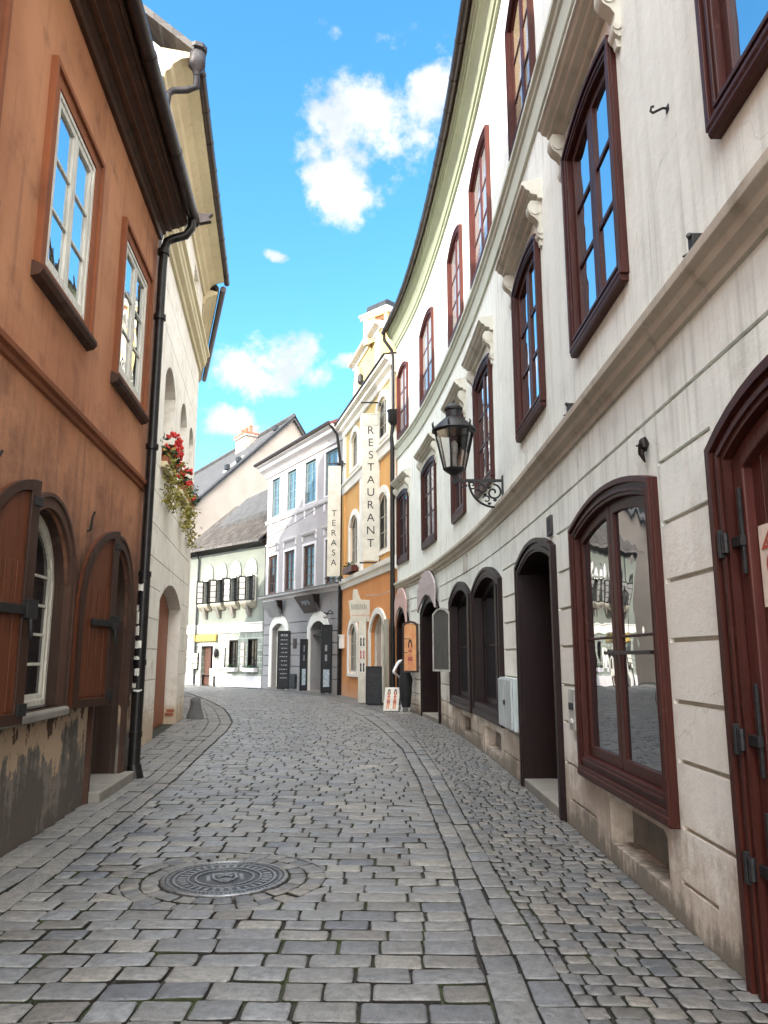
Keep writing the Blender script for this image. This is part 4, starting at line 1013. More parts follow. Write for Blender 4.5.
def green_house():
    f = GN; L = f.L
    h = thing('town_house', (-8.4, 41.8, 0), 'pale green house with arched lunettes over open casements and an old tiled roof', 'house')
    ws = [(.62, 1.36), (1.95, 2.7), (3.3, 4.05), (4.72, 5.5)]
    lows = [(3.32, 4.12, .98, 2.4), (5.02, 5.85, .98, 2.45)]; dr = Arch(.62, 1.86, -.03, 2.12, 2.12)
    wl = wall_front(f, [(-.95, 2.75), (L, 2.75), (L, 7.5), (-.95, 7.5)], [([(a, 4.42), (b, 4.42), (b, 5.72), (a, 5.72)], .25) for a, b in ws], 3)
    house_body(wl, f, 6.5, 7.5, 10.6, -.95)
    build('wall', wl, M['green_wall'], h)
    lo = wall_front(f, [(-.95, .55), (L, .55), (L, 2.75), (-.95, 2.75)], [([(a, z0), (b, z0), (b, z1), (a, z1)], .2) for a, b, z0, z1 in lows] + [([(dr.a, .55), (dr.b, .55), (dr.b, 2.12), (dr.a, 2.12)], .3)], 3)
    build('ground_floor_wall', lo, M['ashlar_blocks'], h)
    pb = MB().box(f, -.95, dr.a, -.05, .56, -.1, .03); pb.box(f, dr.b, L, -.05, .56, -.1, .03); build('plinth', pb, M['grey_trim'], h)
    build('string_course', MB().sweep(f, [(-.02, 2.78), (.05, 2.8), (.06, 3.2), (.1, 3.24), (-.02, 3.3)], -.95, L, 3), M['bright_trim'], h)
    build('eaves', MB().sweep(f, [(-.02, 7.2), (.2, 7.35), (.45, 7.48), (.45, 7.52), (-.02, 7.55)], -1.1, L, 3), M['wood_dark'], h)
    rf = MB().sweep(f, [(.55, 7.5), (-3.2, 10.75), (-7, 7.5), (-7, 7.38), (-3.2, 10.6), (.55, 7.38)], -1.4, L + .1, 2)
    for i in range(31): rf.tube([f.P(-1.2 + i * .245, 7.55, .52), f.P(-1.2 + i * .245, 10.72, -3.14)], .045, 5)
    build('roof', rf, M['tile_brown'], h)
    for i, (a, b) in enumerate(ws):
        A = Arch(a, b, 4.42, 5.72, 5.72)
        w = build('window', MB().ring(f, Arch(a - .08, b + .08, 4.36, 5.8, 5.8).poly(n=2), A.poly(n=2), -.2, .03), M['bright_trim'], h)
        build('pane', MB().box(f, a, b, 4.42, 5.72, -.2, -.17), M['glass_dark'], w)
        lu = Arch(a - .12, b + .12, 5.86, 6.12, 6.62)
        build('lunette', MB().prism(f, lu.poly(), -.02, .045), M['grey_trim'], w); build('lunette_rim', MB().ring(f, lu.inset(-.07).poly(), lu.poly(), -.02, .06), M['green_wall'], w)
        for q, sg in ((a, -1), (b, 1)):
            hp = f.P(q, 0, .03); fp = f.P(q + sg * .22, 0, .36); pl = Plane(hp, fp - hp, Vector((-.7, -.7, 0))); W = (fp - hp).length
            cs = MB().ring(pl, [(0, 4.44), (W, 4.44), (W, 5.72), (0, 5.72)], [(.05, 4.5), (W - .05, 4.5), (W - .05, 5.66), (.05, 5.66)], -.02, .02)
            for k in range(1, 4): cs.box(pl, .05, W - .05, 4.44 + k * .32 - .015, 4.44 + k * .32 + .015, -.018, .018)
            build('casement', cs, M['wood_dark'], w)
            build('casement_pane', MB().box(pl, .04, W - .04, 4.5, 5.66, -.004, .004), M['glass_pale'], w)
        bx = MB().sweep(f, [(.02, 4.0), (.14, 4.05), (.3, 4.22), (.34, 4.3), (.34, 4.4), (.02, 4.4)], a - .12, b + .12, 2)
        build('window_box', bx, M['grey_paint'], w)
        build('bracket', MB().sweep(f, [(.02, 3.6), (.1, 3.62), (.2, 3.85), (.3, 4.2), (.02, 4.2)], (a + b) / 2 - .12, (a + b) / 2 + .12, 1), M['stone'], w)
    for a, b, z0, z1 in lows:
        A = Arch(a, b, z0, z1, z1); w = build('window', MB().ring(f, A.poly(n=2), A.inset(.07).poly(n=2), -.15, .02), M['wood_dark'], h)
        glazing(f, w, A.inset(.07), -.08, 3, 2, .04, .03, M['wood_dark'], M['glass_dark'])
        build('window_box', MB().box(f, a - .1, b + .1, z0 - .22, z0 - .02, .0, .26), M['grey_trim'], w, bevel=.01)
        flower_tuft('greenery', w, f.P((a + b) / 2, z0 + .05, .14), .5, .1, .1, 60, M['leaf_dark'], .06, seed=int(a * 10), along=(f.p[1] - f.p[0]).to_3d())
    d = build('doorway', MB().ring(f, Arch(dr.a - .14, dr.b + .14, -.03, 2.26, 2.26).poly(n=2), dr.inset(-.001, 0).poly(n=2), -.1, .06), M['bright_trim'], h)
    build('leaf', MB().box(f, dr.a, dr.a + .62, 0, 2.1, -.28, -.2), M['wood_brown'], d, bevel=.01)
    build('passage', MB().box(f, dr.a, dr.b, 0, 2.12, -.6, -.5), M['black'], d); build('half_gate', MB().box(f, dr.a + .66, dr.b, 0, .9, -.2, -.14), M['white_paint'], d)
    build('downpipe', MB().tube([f.P(.08, 7.4, .3), f.P(.08, 7.0, .1), f.P(.08, 0, .1)], .055, 8), M['slate'], h)
    # signs on its ground floor
    t = thing('shop_sign', f.P(1, 2.6, .05), 'long yellow shop board over the door of the green house', 'shop sign')
    build('board', MB().box(f, -.1, 2.15, 2.36, 2.74, .04, .12), M['yellow'], t, bevel=.02)
    build('end_roll', MB().tube([f.P(2.12, 2.36, .1), f.P(2.12, 2.74, .1)], .07, 8), M['yellow'], t)
    t = thing('notice_board', f.P(.2, 1.2, .05), 'white framed notice board left of the green house door', 'notice board')
    build('board', MB().box(f, -.02, .5, .85, 1.75, .1, .15), M['wood_dark'], t)
    for k in range(3): build('notice', MB().box(f, .04, .44, .9 + k * .29, 1.14 + k * .29, .15, .16), M['paper'], t)
    t = thing('notice_board', f.P(2.75, 1, .02), 'narrow white board on the green house between door and window', 'notice board')
    build('board', MB().box(f, 2.6, 2.95, .95, 2.0, .01, .05), M['bright_trim'], t, bevel=.01); build('edge', MB().box(f, 2.95, 3.0, .95, 2.0, .01, .06), M['slate'], t)
    t = thing('oval_lamp', f.P(2.25, 1.7, .05), 'black oval wall lamp beside the green house door', 'wall lamp')
    build('shade', MB().blob(f.P(2.25, 1.72, .14), (.13, .13, .26), 2, 0), M['iron'], t, smooth=60); build('arm', MB().tube([f.P(2.25, 1.9, 0), f.P(2.25, 1.9, .14)], .03, 6), M['iron'], t)
    t = thing('menu_board', f.P(4.6, 1, .02), 'small grey menu board between the two green house windows', 'menu board')
    build('board', MB().box(f, 4.42, 4.78, .75, 2.3, .01, .06), M['grey_paint'], t)
    for k in range(4): build('notice', MB().box(f, 4.47, 4.73, .82 + k * .37, 1.12 + k * .37, .06, .066), M['paper'], t)
    t = thing('bollard', f.P(2.75, 0, .8), 'small dark iron post on the sunny paving before the green house', 'bollard')
    build('post', MB().lathe(f.P(2.75, 0, .5), [(.09, 0), (.07, .06), (.055, .4), (.075, .44), (.05, .52), (.01, .54)], 10), M['iron'], t, smooth=40)
green_house()

def big_gable_house():
    ap = Vector((-6.65, 54, 18.55)); ph = R(35)
    d = Vector((-math.cos(ph), -math.sin(ph), 0)); r = Vector((-math.sin(ph), math.cos(ph), 0))
    h = thing('town_house', (-9, 56, 0), 'tall peach gable house with a steep grey tiled roof behind the others', 'house')
    pl = Plane((ap.x, ap.y, 0), d, -r)         # s runs to the left along the gable, o towards the viewer
    k = (18.55 - 11.6) / 7.0; kr = 3.1 / 1.04
    gb = MB().prism(pl, [(-3.2, -.05), (9.5, -.05), (9.5, 18.5 - 9.5 * k), (0, 18.5), (-3.2, 18.5 - 3.2 * 1.35)], -.4, 0)
    gb.box(pl, -3.1, 9.4, -.05, 9, -22, -.4)
    build('wall', gb, M['peach_wall'], h)
    rf = MB()
    def slab(e0, e1, z0, z1, th=.25):
        vs = [pl.P(e0, z0, .25), pl.P(e1, z1, .25), pl.P(e1, z1 - .7, -24), pl.P(e0, z0 - .7, -24)]; up = Vector((0, 0, th))
        rf.add(vs + [v - up for v in vs], [(0, 1, 2, 3), (4, 7, 6, 5), (0, 4, 5, 1), (1, 5, 6, 2), (2, 6, 7, 3), (3, 7, 4, 0)])
    slab(0, 10, 18.75, 18.75 - 10 * k); slab(0, -3.6, 18.75, 18.75 - 3.6 * 1.35)
    rr = build('roof', rf, M['tile_grey'], h)
    build('verge', MB().tube([pl.P(10, 18.8 - 10 * k, .26), pl.P(0, 18.8, .26), pl.P(-3.6, 18.8 - 3.6 * 1.35, .26)], .11, 6), M['slate'], rr)
    rb = build('ridge', MB().tube([pl.P(0, 18.85, .2), pl.P(0, 18.15, -24)], .16, 6), M['tile_grey'], rr)
    # skylights and a shed dormer on the visible slope
    def onroof(e, o, w, l, up=.12):
        z = 18.75 - e * k - .7 * (-o / 24)
        return [pl.P(e, z + up, o), pl.P(e + w, z - w * k + up, o), pl.P(e + w, z - w * k + up - .7 * l / 24, o - l), pl.P(e, z + up - .7 * l / 24, o - l)]
    for e, o, w, l in ((3.0, -1.7, 1.25, .75), (5.0, -6, 2.6, 4.5)):
        a = onroof(e, o, w, l, .12); b = onroof(e, o, w, l, -.05); q = MB().add(a + b, [(0, 1, 2, 3), (0, 4, 5, 1), (1, 5, 6, 2), (2, 6, 7, 3), (3, 7, 4, 0)])
        if e == 3.0: build('skylight', q, M['metal_pale'], rr)
        else:
            a = onroof(e, o, w, l, .05); a[1] = a[1] + Vector((0, 0, 1.1)); a[2] = a[2] + Vector((0, 0, 1.1)); b = onroof(e, o, w, l, -.1)
            build('dormer', MB().add(a + b, [(0, 1, 2, 3), (0, 4, 5, 1), (1, 5, 6, 2), (2, 6, 7, 3), (3, 7, 4, 0)]), M['slate'], rr)
    for e, o in ((1.1, -.6), (3.9, -.6), (4.3, -1.6)):
        c = pl.P(e, 18.75 - e * k + .05, o); build('roof_vent', MB().box(Plane(c, d, -r), -.14, .14, 0, .35, -.2, .2), M['slate'], rr)
    c = pl.P(.55, 17.2, -6.6); P2 = Plane(c, d, -r); ch = MB().box(P2, -.45, .55, -.5, 1.35, -1.0, 1.0); ch.box(P2, -.55, .65, 1.35, 1.52, -1.1, 1.1)
    cm = build('chimney', ch, M['brick'], rr)
    cp = MB().box(P2, -.57, .67, 1.53, 1.66, -1.13, 1.13)
    for q in (-.8, -.1, .7): cp.lathe(P2.P(.05, 1.64, q), [(.14, 0), (.14, .55), (.17, .58), (.12, .7)], 8)
    build('chimney_pot', cp, M['terracotta'], cm)
    # low lean-to roof between the green house and the gable
    q = thing('lean_to', (-7, 43.5, 0), 'dark low tiled lean-to roof tucked behind the green house', 'shed')
    build('roof', MB().add([(-9.8, 44.6, 9.0), (-5.9, 41.3, 9.6), (-5.4, 44.5, 12.0), (-8.6, 47, 11.2), (-9.8, 44.6, 8.7), (-5.9, 41.3, 9.3), (-5.4, 44.5, 11.7), (-8.6, 47, 10.9)], [(0, 1, 2, 3), (4, 7, 6, 5), (0, 4, 5, 1), (1, 5, 6, 2), (2, 6, 7, 3), (3, 7, 4, 0)]), M['tile_grey'], q)
    build('wall', MB().add([(-9.7, 44.75, 0), (-5.95, 41.5, 0), (-5.5, 44.4, 0), (-8.6, 46.9, 0), (-9.7, 44.75, 8.8), (-5.95, 41.5, 9.4), (-5.5, 44.4, 11.8), (-8.6, 46.9, 11)], [(0, 1, 5, 4), (1, 2, 6, 5), (2, 3, 7, 6), (3, 0, 4, 7)]), M['peach_wall'], q)
big_gable_house()

# ------------------------------------------------------------------ orange and yellow gabled house
def orange_house():
    f = OR; L = f.L
    h = thing('town_house', (-.6, 28, 0), 'orange and yellow house with white bands and a stepped baroque gable', 'house')
    g1 = Arch(1.45, 2.8, .9, 2.35, 2.78); gd = Arch(4.95, 7.05, -.03, 2.35, 2.95)
    m1 = Arch(1.5, 2.9, 5.0, 6.6, 7.0); m2 = Arch(5.9, 7.3, 5.0, 6.6, 7.0); t1 = Arch(1.6, 2.8, 8.95, 10.1, 10.4); t2 = Arch(5.9, 7.2, 8.95, 10.1, 10.4)
    lo = wall_front(f, [(0, -.05), (L, -.05), (L, 4.6), (0, 4.6)], [(g1.poly(), .09), (gd.poly(), .2)], 3)
    house_body(lo, f, 8, 10.9, 13.5)
    build('wall', lo, M['orange_wall'], h)
    build('middle_wall', wall_front(f, [(0, 4.6), (L, 4.6), (L, 8.3), (0, 8.3)], [(m1.poly(), .09), (m2.poly(), .09)], 3), M['apricot_wall'], h)
    build('upper_wall', wall_front(f, [(0, 8.3), (L, 8.3), (L, 11), (0, 11)], [(t1.poly(), .09), (t2.poly(), .09)], 3), M['yellow_wall'], h)
    build('string_course', MB().sweep(f, [(-.02, 4.22), (.06, 4.24), (.1, 4.4), (.16, 4.46), (.18, 4.62), (-.02, 4.68)], 0, L, 3), M['bright_trim'], h)
    build('floor_band', MB().sweep(f, [(-.02, 8.2), (.08, 8.22), (.1, 8.5), (.16, 8.56), (.16, 8.64), (-.02, 8.7)], 0, L, 3), M['bright_trim'], h)
    for s in (.05, 3.3, 7.75):
        build('pilaster', MB().box(f, s, s + .45, 8.7, 10.9, -.02, .07), M['bright_trim'], h); build('pilaster', MB().box(f, s, s + .45, 4.68, 8.2, -.02, .07), M['bright_trim'] if s > 1 else M['apricot_wall'], h)
    build('cornice', MB().sweep(f, [(-.02, 10.7), (.08, 10.72), (.1, 10.9), (.24, 11.0), (.26, 11.1), (.4, 11.16), (.4, 11.26), (-.02, 11.34)], -.15, L, 3), M['bright_trim'], h)
    build('cornice_flashing', MB().sweep(f, [(-.02, 11.36), (.4, 11.28), (.46, 11.27), (.46, 11.31), (-.02, 11.42)], -.2, L, 3), M['gutter'], h)
    v = [(1.75, 11.3)] + [(1.75 + .6 * (1 - math.cos(i * .262)) , 11.3 + 1.75 * math.sin(i * .262)) for i in range(1, 7)]
    t2p = v + [(6.15, 13.05)] + [(7.45 - 1.3 * (1 - math.cos(i * .262)), 11.3 + 1.75 * math.sin(i * .262)) for i in range(5, 0, -1)] + [(7.45, 11.3)]
    build('gable', MB().prism(f, t2p, -.5, .02), M['yellow_wall'], h)
    
    for q0, q1 in ((2.36, 2.7), (5.8, 6.15)): build('gable_pilaster', MB().box(f, q0, q1, 11.3, 13.05, -.5, .09), M['bright_trim'], h)
    build('gable_cornice', MB().sweep(f, [(-.5, 13.0), (.08, 13.02), (.14, 13.12), (.3, 13.18), (.3, 13.28), (-.5, 13.34)], 2.05, 6.5, 3), M['bright_trim'], h)
    q = Plane((-.72, 26.95, 0), (.72, -.69, 0), (-.69, -.72, 0))       # little square bell gable turned towards the street
    tw = wall_front(q, [(0, 12.9), (1.16, 12.9), (1.16, 13.9), (0, 13.9)], [([(.52, 13.1), (1.0, 13.1), (1.0, 13.85), (.52, 13.85)], .4)], 3)
    tw.box(q, .001, .05, 12.9, 13.9, -1.1, -.001); tw.box(q, 1.11, 1.159, 12.9, 13.9, -1.1, -.001); tw.box(q, 0.05, 1.11, 12.9, 13.9, -1.1, -1.05)
    build('bell_gable', tw, M['yellow_wall'], h)
    bp = MB().box(q, -.03, .2, 12.9, 13.86, -.1, .04); bp.sweep(q, [(-1.15, 13.86), (.05, 13.88), (.09, 13.95), (.17, 13.99), (.17, 14.05), (-1.2, 14.05)], -.17, 1.3, 3)
    build('bell_gable_trim', bp, M['bright_trim'], h)
    build('bell_niche', MB().box(q, .5, 1.02, 13.05, 13.88, -.45, -.4), M['slate'], h); build('niche_beam', MB().box(q, .53, .99, 13.68, 13.8, -.35, -.03), M['door_wood'], h)
    build('gable_cap', MB().sweep(q, [(.02, 14.06), (.02, 14.32), (-.05, 14.4), (-1.0, 14.4), (-1.08, 14.32), (-1.08, 14.06)], .12, 1.1, 3), M['slate'], h)
    hg = MB().tube([f.P(3.6, 12.6, .1), f.P(3.6, 12.3, .1)], .02, 6); hg.lathe(f.P(3.6, 11.9, .12), [(.03, .45), (.1, .38), (.13, .1), (.05, 0)], 8); build('gable_ornament', hg, M['slate'], h)
    build('roof', roof_mesh(f, 8, 11.4, 13.6, 0, .1, L), M['tile_red'], h)
    for i, A in enumerate((g1, m1, m2, t1, t2)):
        O = Arch(A.a - .22, A.b + .22, A.z0 - .12, A.zs + .06, A.zp + .24)
        w = build('window', MB().ring(f, O.poly(), A.inset(-.002).poly(), -.02, .06), M['bright_trim'], h)
        build('frame', MB().ring(f, A.poly(), A.inset(.07).poly(), -.1, -.03), M['bright_trim'], w); glazing(f, w, A.inset(.07), -.04, 3, 2, .05, .03, M['grey_paint'], M['glass_dark'])
        if i == 1:
            build('window_box', MB().box(f, A.a - .1, A.b + .1, 4.72, 4.95, .06, .3), M['redbrown'], w)
            flower_tuft('greenery', w, f.P((A.a + A.b) / 2, 5.0, .2), .7, .12, .14, 70, M['leaf_dark'], .07, seed=5, along=(f.p[1] - f.p[0]).to_3d())
    O = Arch(gd.a - .2, gd.b + .2, -.03, gd.zs + .05, gd.zp + .2)
    d = build('doorway', MB().ring(f, O.poly(), gd.inset(-.002, 0).poly(), -.02, .07), M['bright_trim'], h)
    lf = MB().ring(f, gd.poly(z0=.02), gd.inset(.12, .5).poly(), -.2, -.12); c = (gd.a + gd.b) / 2; lf.box(f, c - .1, c + .1, .3, 2.8, -.2, -.11); lf.box(f, gd.a, gd.b, .05, .55, -.2, -.13)
    build('leaf', lf, M['sign_cream'], d, bevel=.01); build('pane', MB().prism(f, gd.inset(.05).poly(), -.2, -.17), M['glass_pale'], d)
    ol = MB().box(f, 7.18, 7.62, .02, 2.7, .08, .13); build('outer_leaf', ol, M['grey_paint'], d)
    t = thing('letter_box', f.P(.35, 1.9, .03), 'small white box on the orange wall beside the black pipe', 'letter box')
    build('case', MB().box(f, .12, .52, 1.85, 2.35, .0, .16), M['bright_trim'], t, bevel=.02); build('lid', MB().box(f, .1, .54, 2.35, 2.4, -.0, .19), M['bright_trim'], t)
orange_house()
# ------------------------------------------------------------------ street furniture and signs
def lantern():
    f = RW; s0 = 10.55; w0 = f.P(s0, 3.93, 0); n = (f.P(s0, 0, 1) - f.P(s0, 0, 0)).normalized(); al = Vector((n.y, -n.x, 0)); c = w0 + n * .68
    t = thing('wall_lantern', w0, 'black six-sided street lantern on a scrolled iron bracket on the white wall', 'lantern')
    pl = Plane(w0, n, al)
    b = MB(); b.box(pl, -.005, .02, -.42, .07, -.04, .04); b.box(pl, 0, .72, -.018, .018, -.018, .018)
    def arc(cx, cz, r, a0, a1, k=.013, n_=14, sp=0): b.tube([pl.P(cx + (r - sp * i / n_) * math.cos(R(a0 + (a1 - a0) * i / n_)), cz + (r - sp * i / n_) * math.sin(R(a0 + (a1 - a0) * i / n_)), 0) for i in range(n_ + 1)], k, 6)
    arc(.12, -.02, .36, -90, 0, .016, 16); arc(.14, -.17, .12, 90, 560, .014, 30, .10); arc(.30, -.10, .075, 200, 560, .012, 20, .05); arc(.44, -.06, .06, 240, 620, .011, 20, .045); arc(.08, -.35, .06, 90, 420, .012, 18, .045)
    arc(.56, -.06, .05, 180, 470, .011, 16, .03); arc(.24, -.27, .06, 20, 330, .011, 16, .04)
    for q in ((.2, -.1), (.26, -.2), (.36, -.13), (.12, -.28), (.2, -.33)): b.blob(pl.P(q[0], q[1], 0), (.03, .03, .022), 1, .1)
    b.tube([pl.P(.68, -.05), pl.P(.68, .06), pl.P(.68, .17)], [.03, .022, .05], 10)
    build('bracket', b, M['iron'], t, smooth=40)
    r0, r1, z0, z1 = .155, .285, 4.10, 4.66
    def hexp(r, z, k): a = math.pi / 3 * k + .2; return c + Vector((r * math.cos(a), r * math.sin(a), z - c.z))
    g = MB()
    fr = MB()
    for k in range(6):
        fr.tube([hexp(r0, z0, k), hexp(r1, z1, k)], .014, 6); fr.tube([hexp(r0, z0, k), hexp(r0, z0, k + 1)], .018, 6); fr.tube([hexp(r1, z1, k), hexp(r1, z1, k + 1)], .022, 6)
        p = [hexp(r0 - .01, z0, k), hexp(r0 - .01, z0, k + 1), hexp(r1 - .01, z1, k + 1), hexp(r1 - .01, z1, k)]; g.add(p, [(0, 1, 2, 3)])
        fr.tube([hexp(r1 + .015, z1 + .02, k), hexp(r1 + .03, z1 + .09, k), hexp(r1 + .01, z1 + .12, k)], [.02, .014, .006], 6)
    fr.lathe((c.x, c.y, 0), [(.03, z0 - .09), (.09, z0 - .06), (r0, z0 - .02), (r0, z0 + .01), (.0, z0 + .01)], 6, .2)
    build('frame', fr, M['iron'], t, smooth=40)
    rf = MB().lathe((c.x, c.y, 0), [(r1 + .04, z1), (r1 + .02, z1 + .03), (.2, z1 + .13), (.13, z1 + .19), (.115, z1 + .2), (.115, z1 + .3), (.135, z1 + .31), (.135, z1 + .34), (.09, z1 + .38), (.03, z1 + .41), (.02, z1 + .45), (.0, z1 + .46)], 12, .2)
    build('roof', rf, M['iron'], t, smooth=30)
    build('pane', g, M['lantern_glass'], t)
    ins = MB().tube([(c.x, c.y, z0 + .01), (c.x, c.y, z0 + .2)], .03, 8); ins.lathe((c.x, c.y, z0 + .2), [(.035, 0), (.05, .05), (.05, .17), (.02, .22)], 10); build('bulb', ins, M['metal_pale'], t, smooth=40)
def lantern_glass():
    m = bpy.data.materials.new('lantern_glass'); m.use_nodes = True; t = NT(m.node_tree); m.node_tree.nodes.remove(m.node_tree.nodes['Principled BSDF'])
    tr = t.new('ShaderNodeBsdfTransparent'); tr.inputs[0].default_value = (.85, .85, .84, 1); gl = t.new('ShaderNodeBsdfGlossy'); gl.inputs['Roughness'].default_value = .08; gl.inputs['Color'].default_value = (.8, .8, .8, 1)
    lw = t.new('ShaderNodeFresnel'); lw.inputs[0].default_value = 1.5; mx = t.new('ShaderNodeMixShader'); t.put(mx.inputs[0], t.math('ADD', lw.outputs[0], .06)); t.l.new(tr.outputs[0], mx.inputs[1]); t.l.new(gl.outputs[0], mx.inputs[2])
    t.l.new(mx.outputs[0], m.node_tree.nodes['Material Output'].inputs[0]); return m
M['lantern_glass'] = lantern_glass()
lantern()

def banner(x0, x1, y, z0, z1, word, zt, zb, size, label, rods, wallx):
    t = thing('hanging_sign', ((x0 + x1) / 2, y, z0), label, 'shop sign', 'tall hanging banners')
    pl = Plane((x0, y, 0), (1, 0, 0), (0, -1, 0)); w = x1 - x0
    build('panel', MB().box(pl, 0, w, z0, z1, -.03, .03), M['sign_cream'], t, bevel=.008)
    tx = MB(); n = len(word)
    for i, ch in enumerate(word): letters(tx, pl, ch, size, w / 2, zt + (zb - zt) * i / (n - 1), .03, .036, sx=1.0)
    build('lettering', tx, M['ink'], t)
    rd = MB()
    for z, a in rods: rd.tube([(x0 - .05 - a, y, z), (wallx, y, z)], .028, 8)
    for z, a in rods: rd.box(pl, w - .02, w + .1, z - .12, z + .12, -.05, .05)
    build('hanging_rod', rd, M['iron'], t)
    return t, pl, w
t, pl, w = banner(-.76, -.15, 26, 4.72, 9.95, 'RESTAURANT', 9.33, 5.33, .40, 'tall cream banner sign lettered RESTAURANT hanging by the orange house', [(10.35, .0), (4.66, .02)], -.12)
mb = MB().ring(pl, [(.05, 9.5), (w - .05, 9.5), (w - .05, 9.9), (.05, 9.9)], [(.065, 9.515), (w - .065, 9.515), (w - .065, 9.885), (.065, 9.885)], .03, .034); build('panel_line', mb, M['ink_green'], t)
banner(-2.34, -1.80, 31.4, 4.75, 9.40, 'TERASA', 7.38, 5.32, .36, 'tall cream banner sign lettered TERASA hanging by the grey house', [(9.5, .0), (4.66, .05)], -1.62)

def plaque_sign():
    f = OR; s0, s1 = 1.85, 5.2; o = .75
    r = f.P(s1, 0, 0) - f.P(s0, 0, 0); n = f.P(0, 0, 1) - f.P(0, 0, 0)
    pl = Plane((-1.17, 27.6, 2.72), Vector((.96, -.28, 0)), Vector((-.28, -.96, 0)), (-.12, 0, 1)); w = .8
    t = thing('shop_plaque', (-.7, 27.5, 3.2), 'cream shop plaque with a stepped top tilted forward on the orange house', 'shop sign')
    poly = [(0, 0), (w, .02), (w, .78), (.56 * w, .80), (.50 * w, .98), (.47 * w, 1.16), (.28 * w, 1.18), (.22 * w, .98), (.2 * w, .80), (0, .76)]
    build('board', MB().prism(pl, poly, -.06, .03), M['sign_cream'], t, bevel=.012)
    mk = MB()
    rg = random.Random(3)
    q = .09
    while q < w - .12:
        e = rg.uniform(.03, .055); hh = rg.uniform(.15, .19)
        mk.box(pl, q, q + .014, .45, .45 + hh, .03, .036); mk.box(pl, q + e - .012, q + e, .45, .45 + hh, .03, .036)
        if rg.random() < .6: mk.box(pl, q, q + e, .45 + hh - .02, .45 + hh, .03, .036)
        q += e + .028
    build('lettering', mk, M['ink_green'], t)
    mk = MB(); q = .1
    while q < w - .12: e = rg.uniform(.03, .09); mk.box(pl, q, q + e, .22, .27, .03, .036); q += e + .025
    build('small_lettering', mk, M['ink_pink'], t)
    rd = MB().tube([pl.P(w - .1, .4, -.05), pl.P(w + .25, .5, -.35)], .02, 6); rd.tube([pl.P(.1, .6, -.05), pl.P(.0, .6, -1.3)], .02, 6); rd.tube([pl.P(w - .1, .6, -.05), pl.P(w, .6, -1.3)], .02, 6)
    build('bracket', rd, M['iron'], t)
    b = MB().blob(pl.P(w + .3, .62, -.3), (.1, .1, .1), 2, 0); t2 = thing('floodlight', pl.P(w + .3, .62, -.3), 'small white spotlight on the orange wall beside the cream plaque', 'spotlight'); build('head', b, M['bright_trim'], t2, smooth=50); build('arm', MB().tube([pl.P(w + .3, .62, -.3), pl.P(w + .3, .66, -1.1)], .02, 6), M['iron'], t2)
plaque_sign()

def figure_paint(parent, pl, x, z, h, o=.02):
    """a simple painted lady: hair, torso, skirt, legs, laid as flat colour on a board"""
    A = lambda pts: [(x + a * h * .8, z + b * h) for a, b in pts]
    s = MB().prism(pl, A([(-.05, .62), (.05, .62), (.10, .78), (.05, .84), (-.05, .84), (-.10, .78)]), o, o + .002); s.prism(pl, A([(-.1, .42), (.1, .42), (.07, .62), (-.07, .62)]), o, o + .002); s.prism(pl, A([(-.09, 0), (-.02, 0), (0, .3), (-.1, .3)]), o, o + .002); s.prism(pl, A([(.02, 0), (.09, 0), (.1, .3), (0, .3)]), o, o + .002)
    build('figure', s, M['skin_paint'], parent)
    hb = MB().prism(pl, A([(-.09, .70), (-.05, .74), (-.03, .90), (.03, .90), (.05, .74), (.09, .70), (.1, .86), (.05, 1.0), (-.05, 1.0), (-.1, .86)]), o + .003, o + .005); build('hair', hb, M['hair_paint'], parent)
    dr = MB().prism(pl, A([(-.11, .29), (.11, .29), (.1, .43), (-.1, .43)]), o + .003, o + .005); dr.prism(pl, A([(-.08, .58), (.08, .58), (.08, .66), (-.08, .66)]), o + .003, o + .005); build('dress', dr, M['rose_paint'], parent)

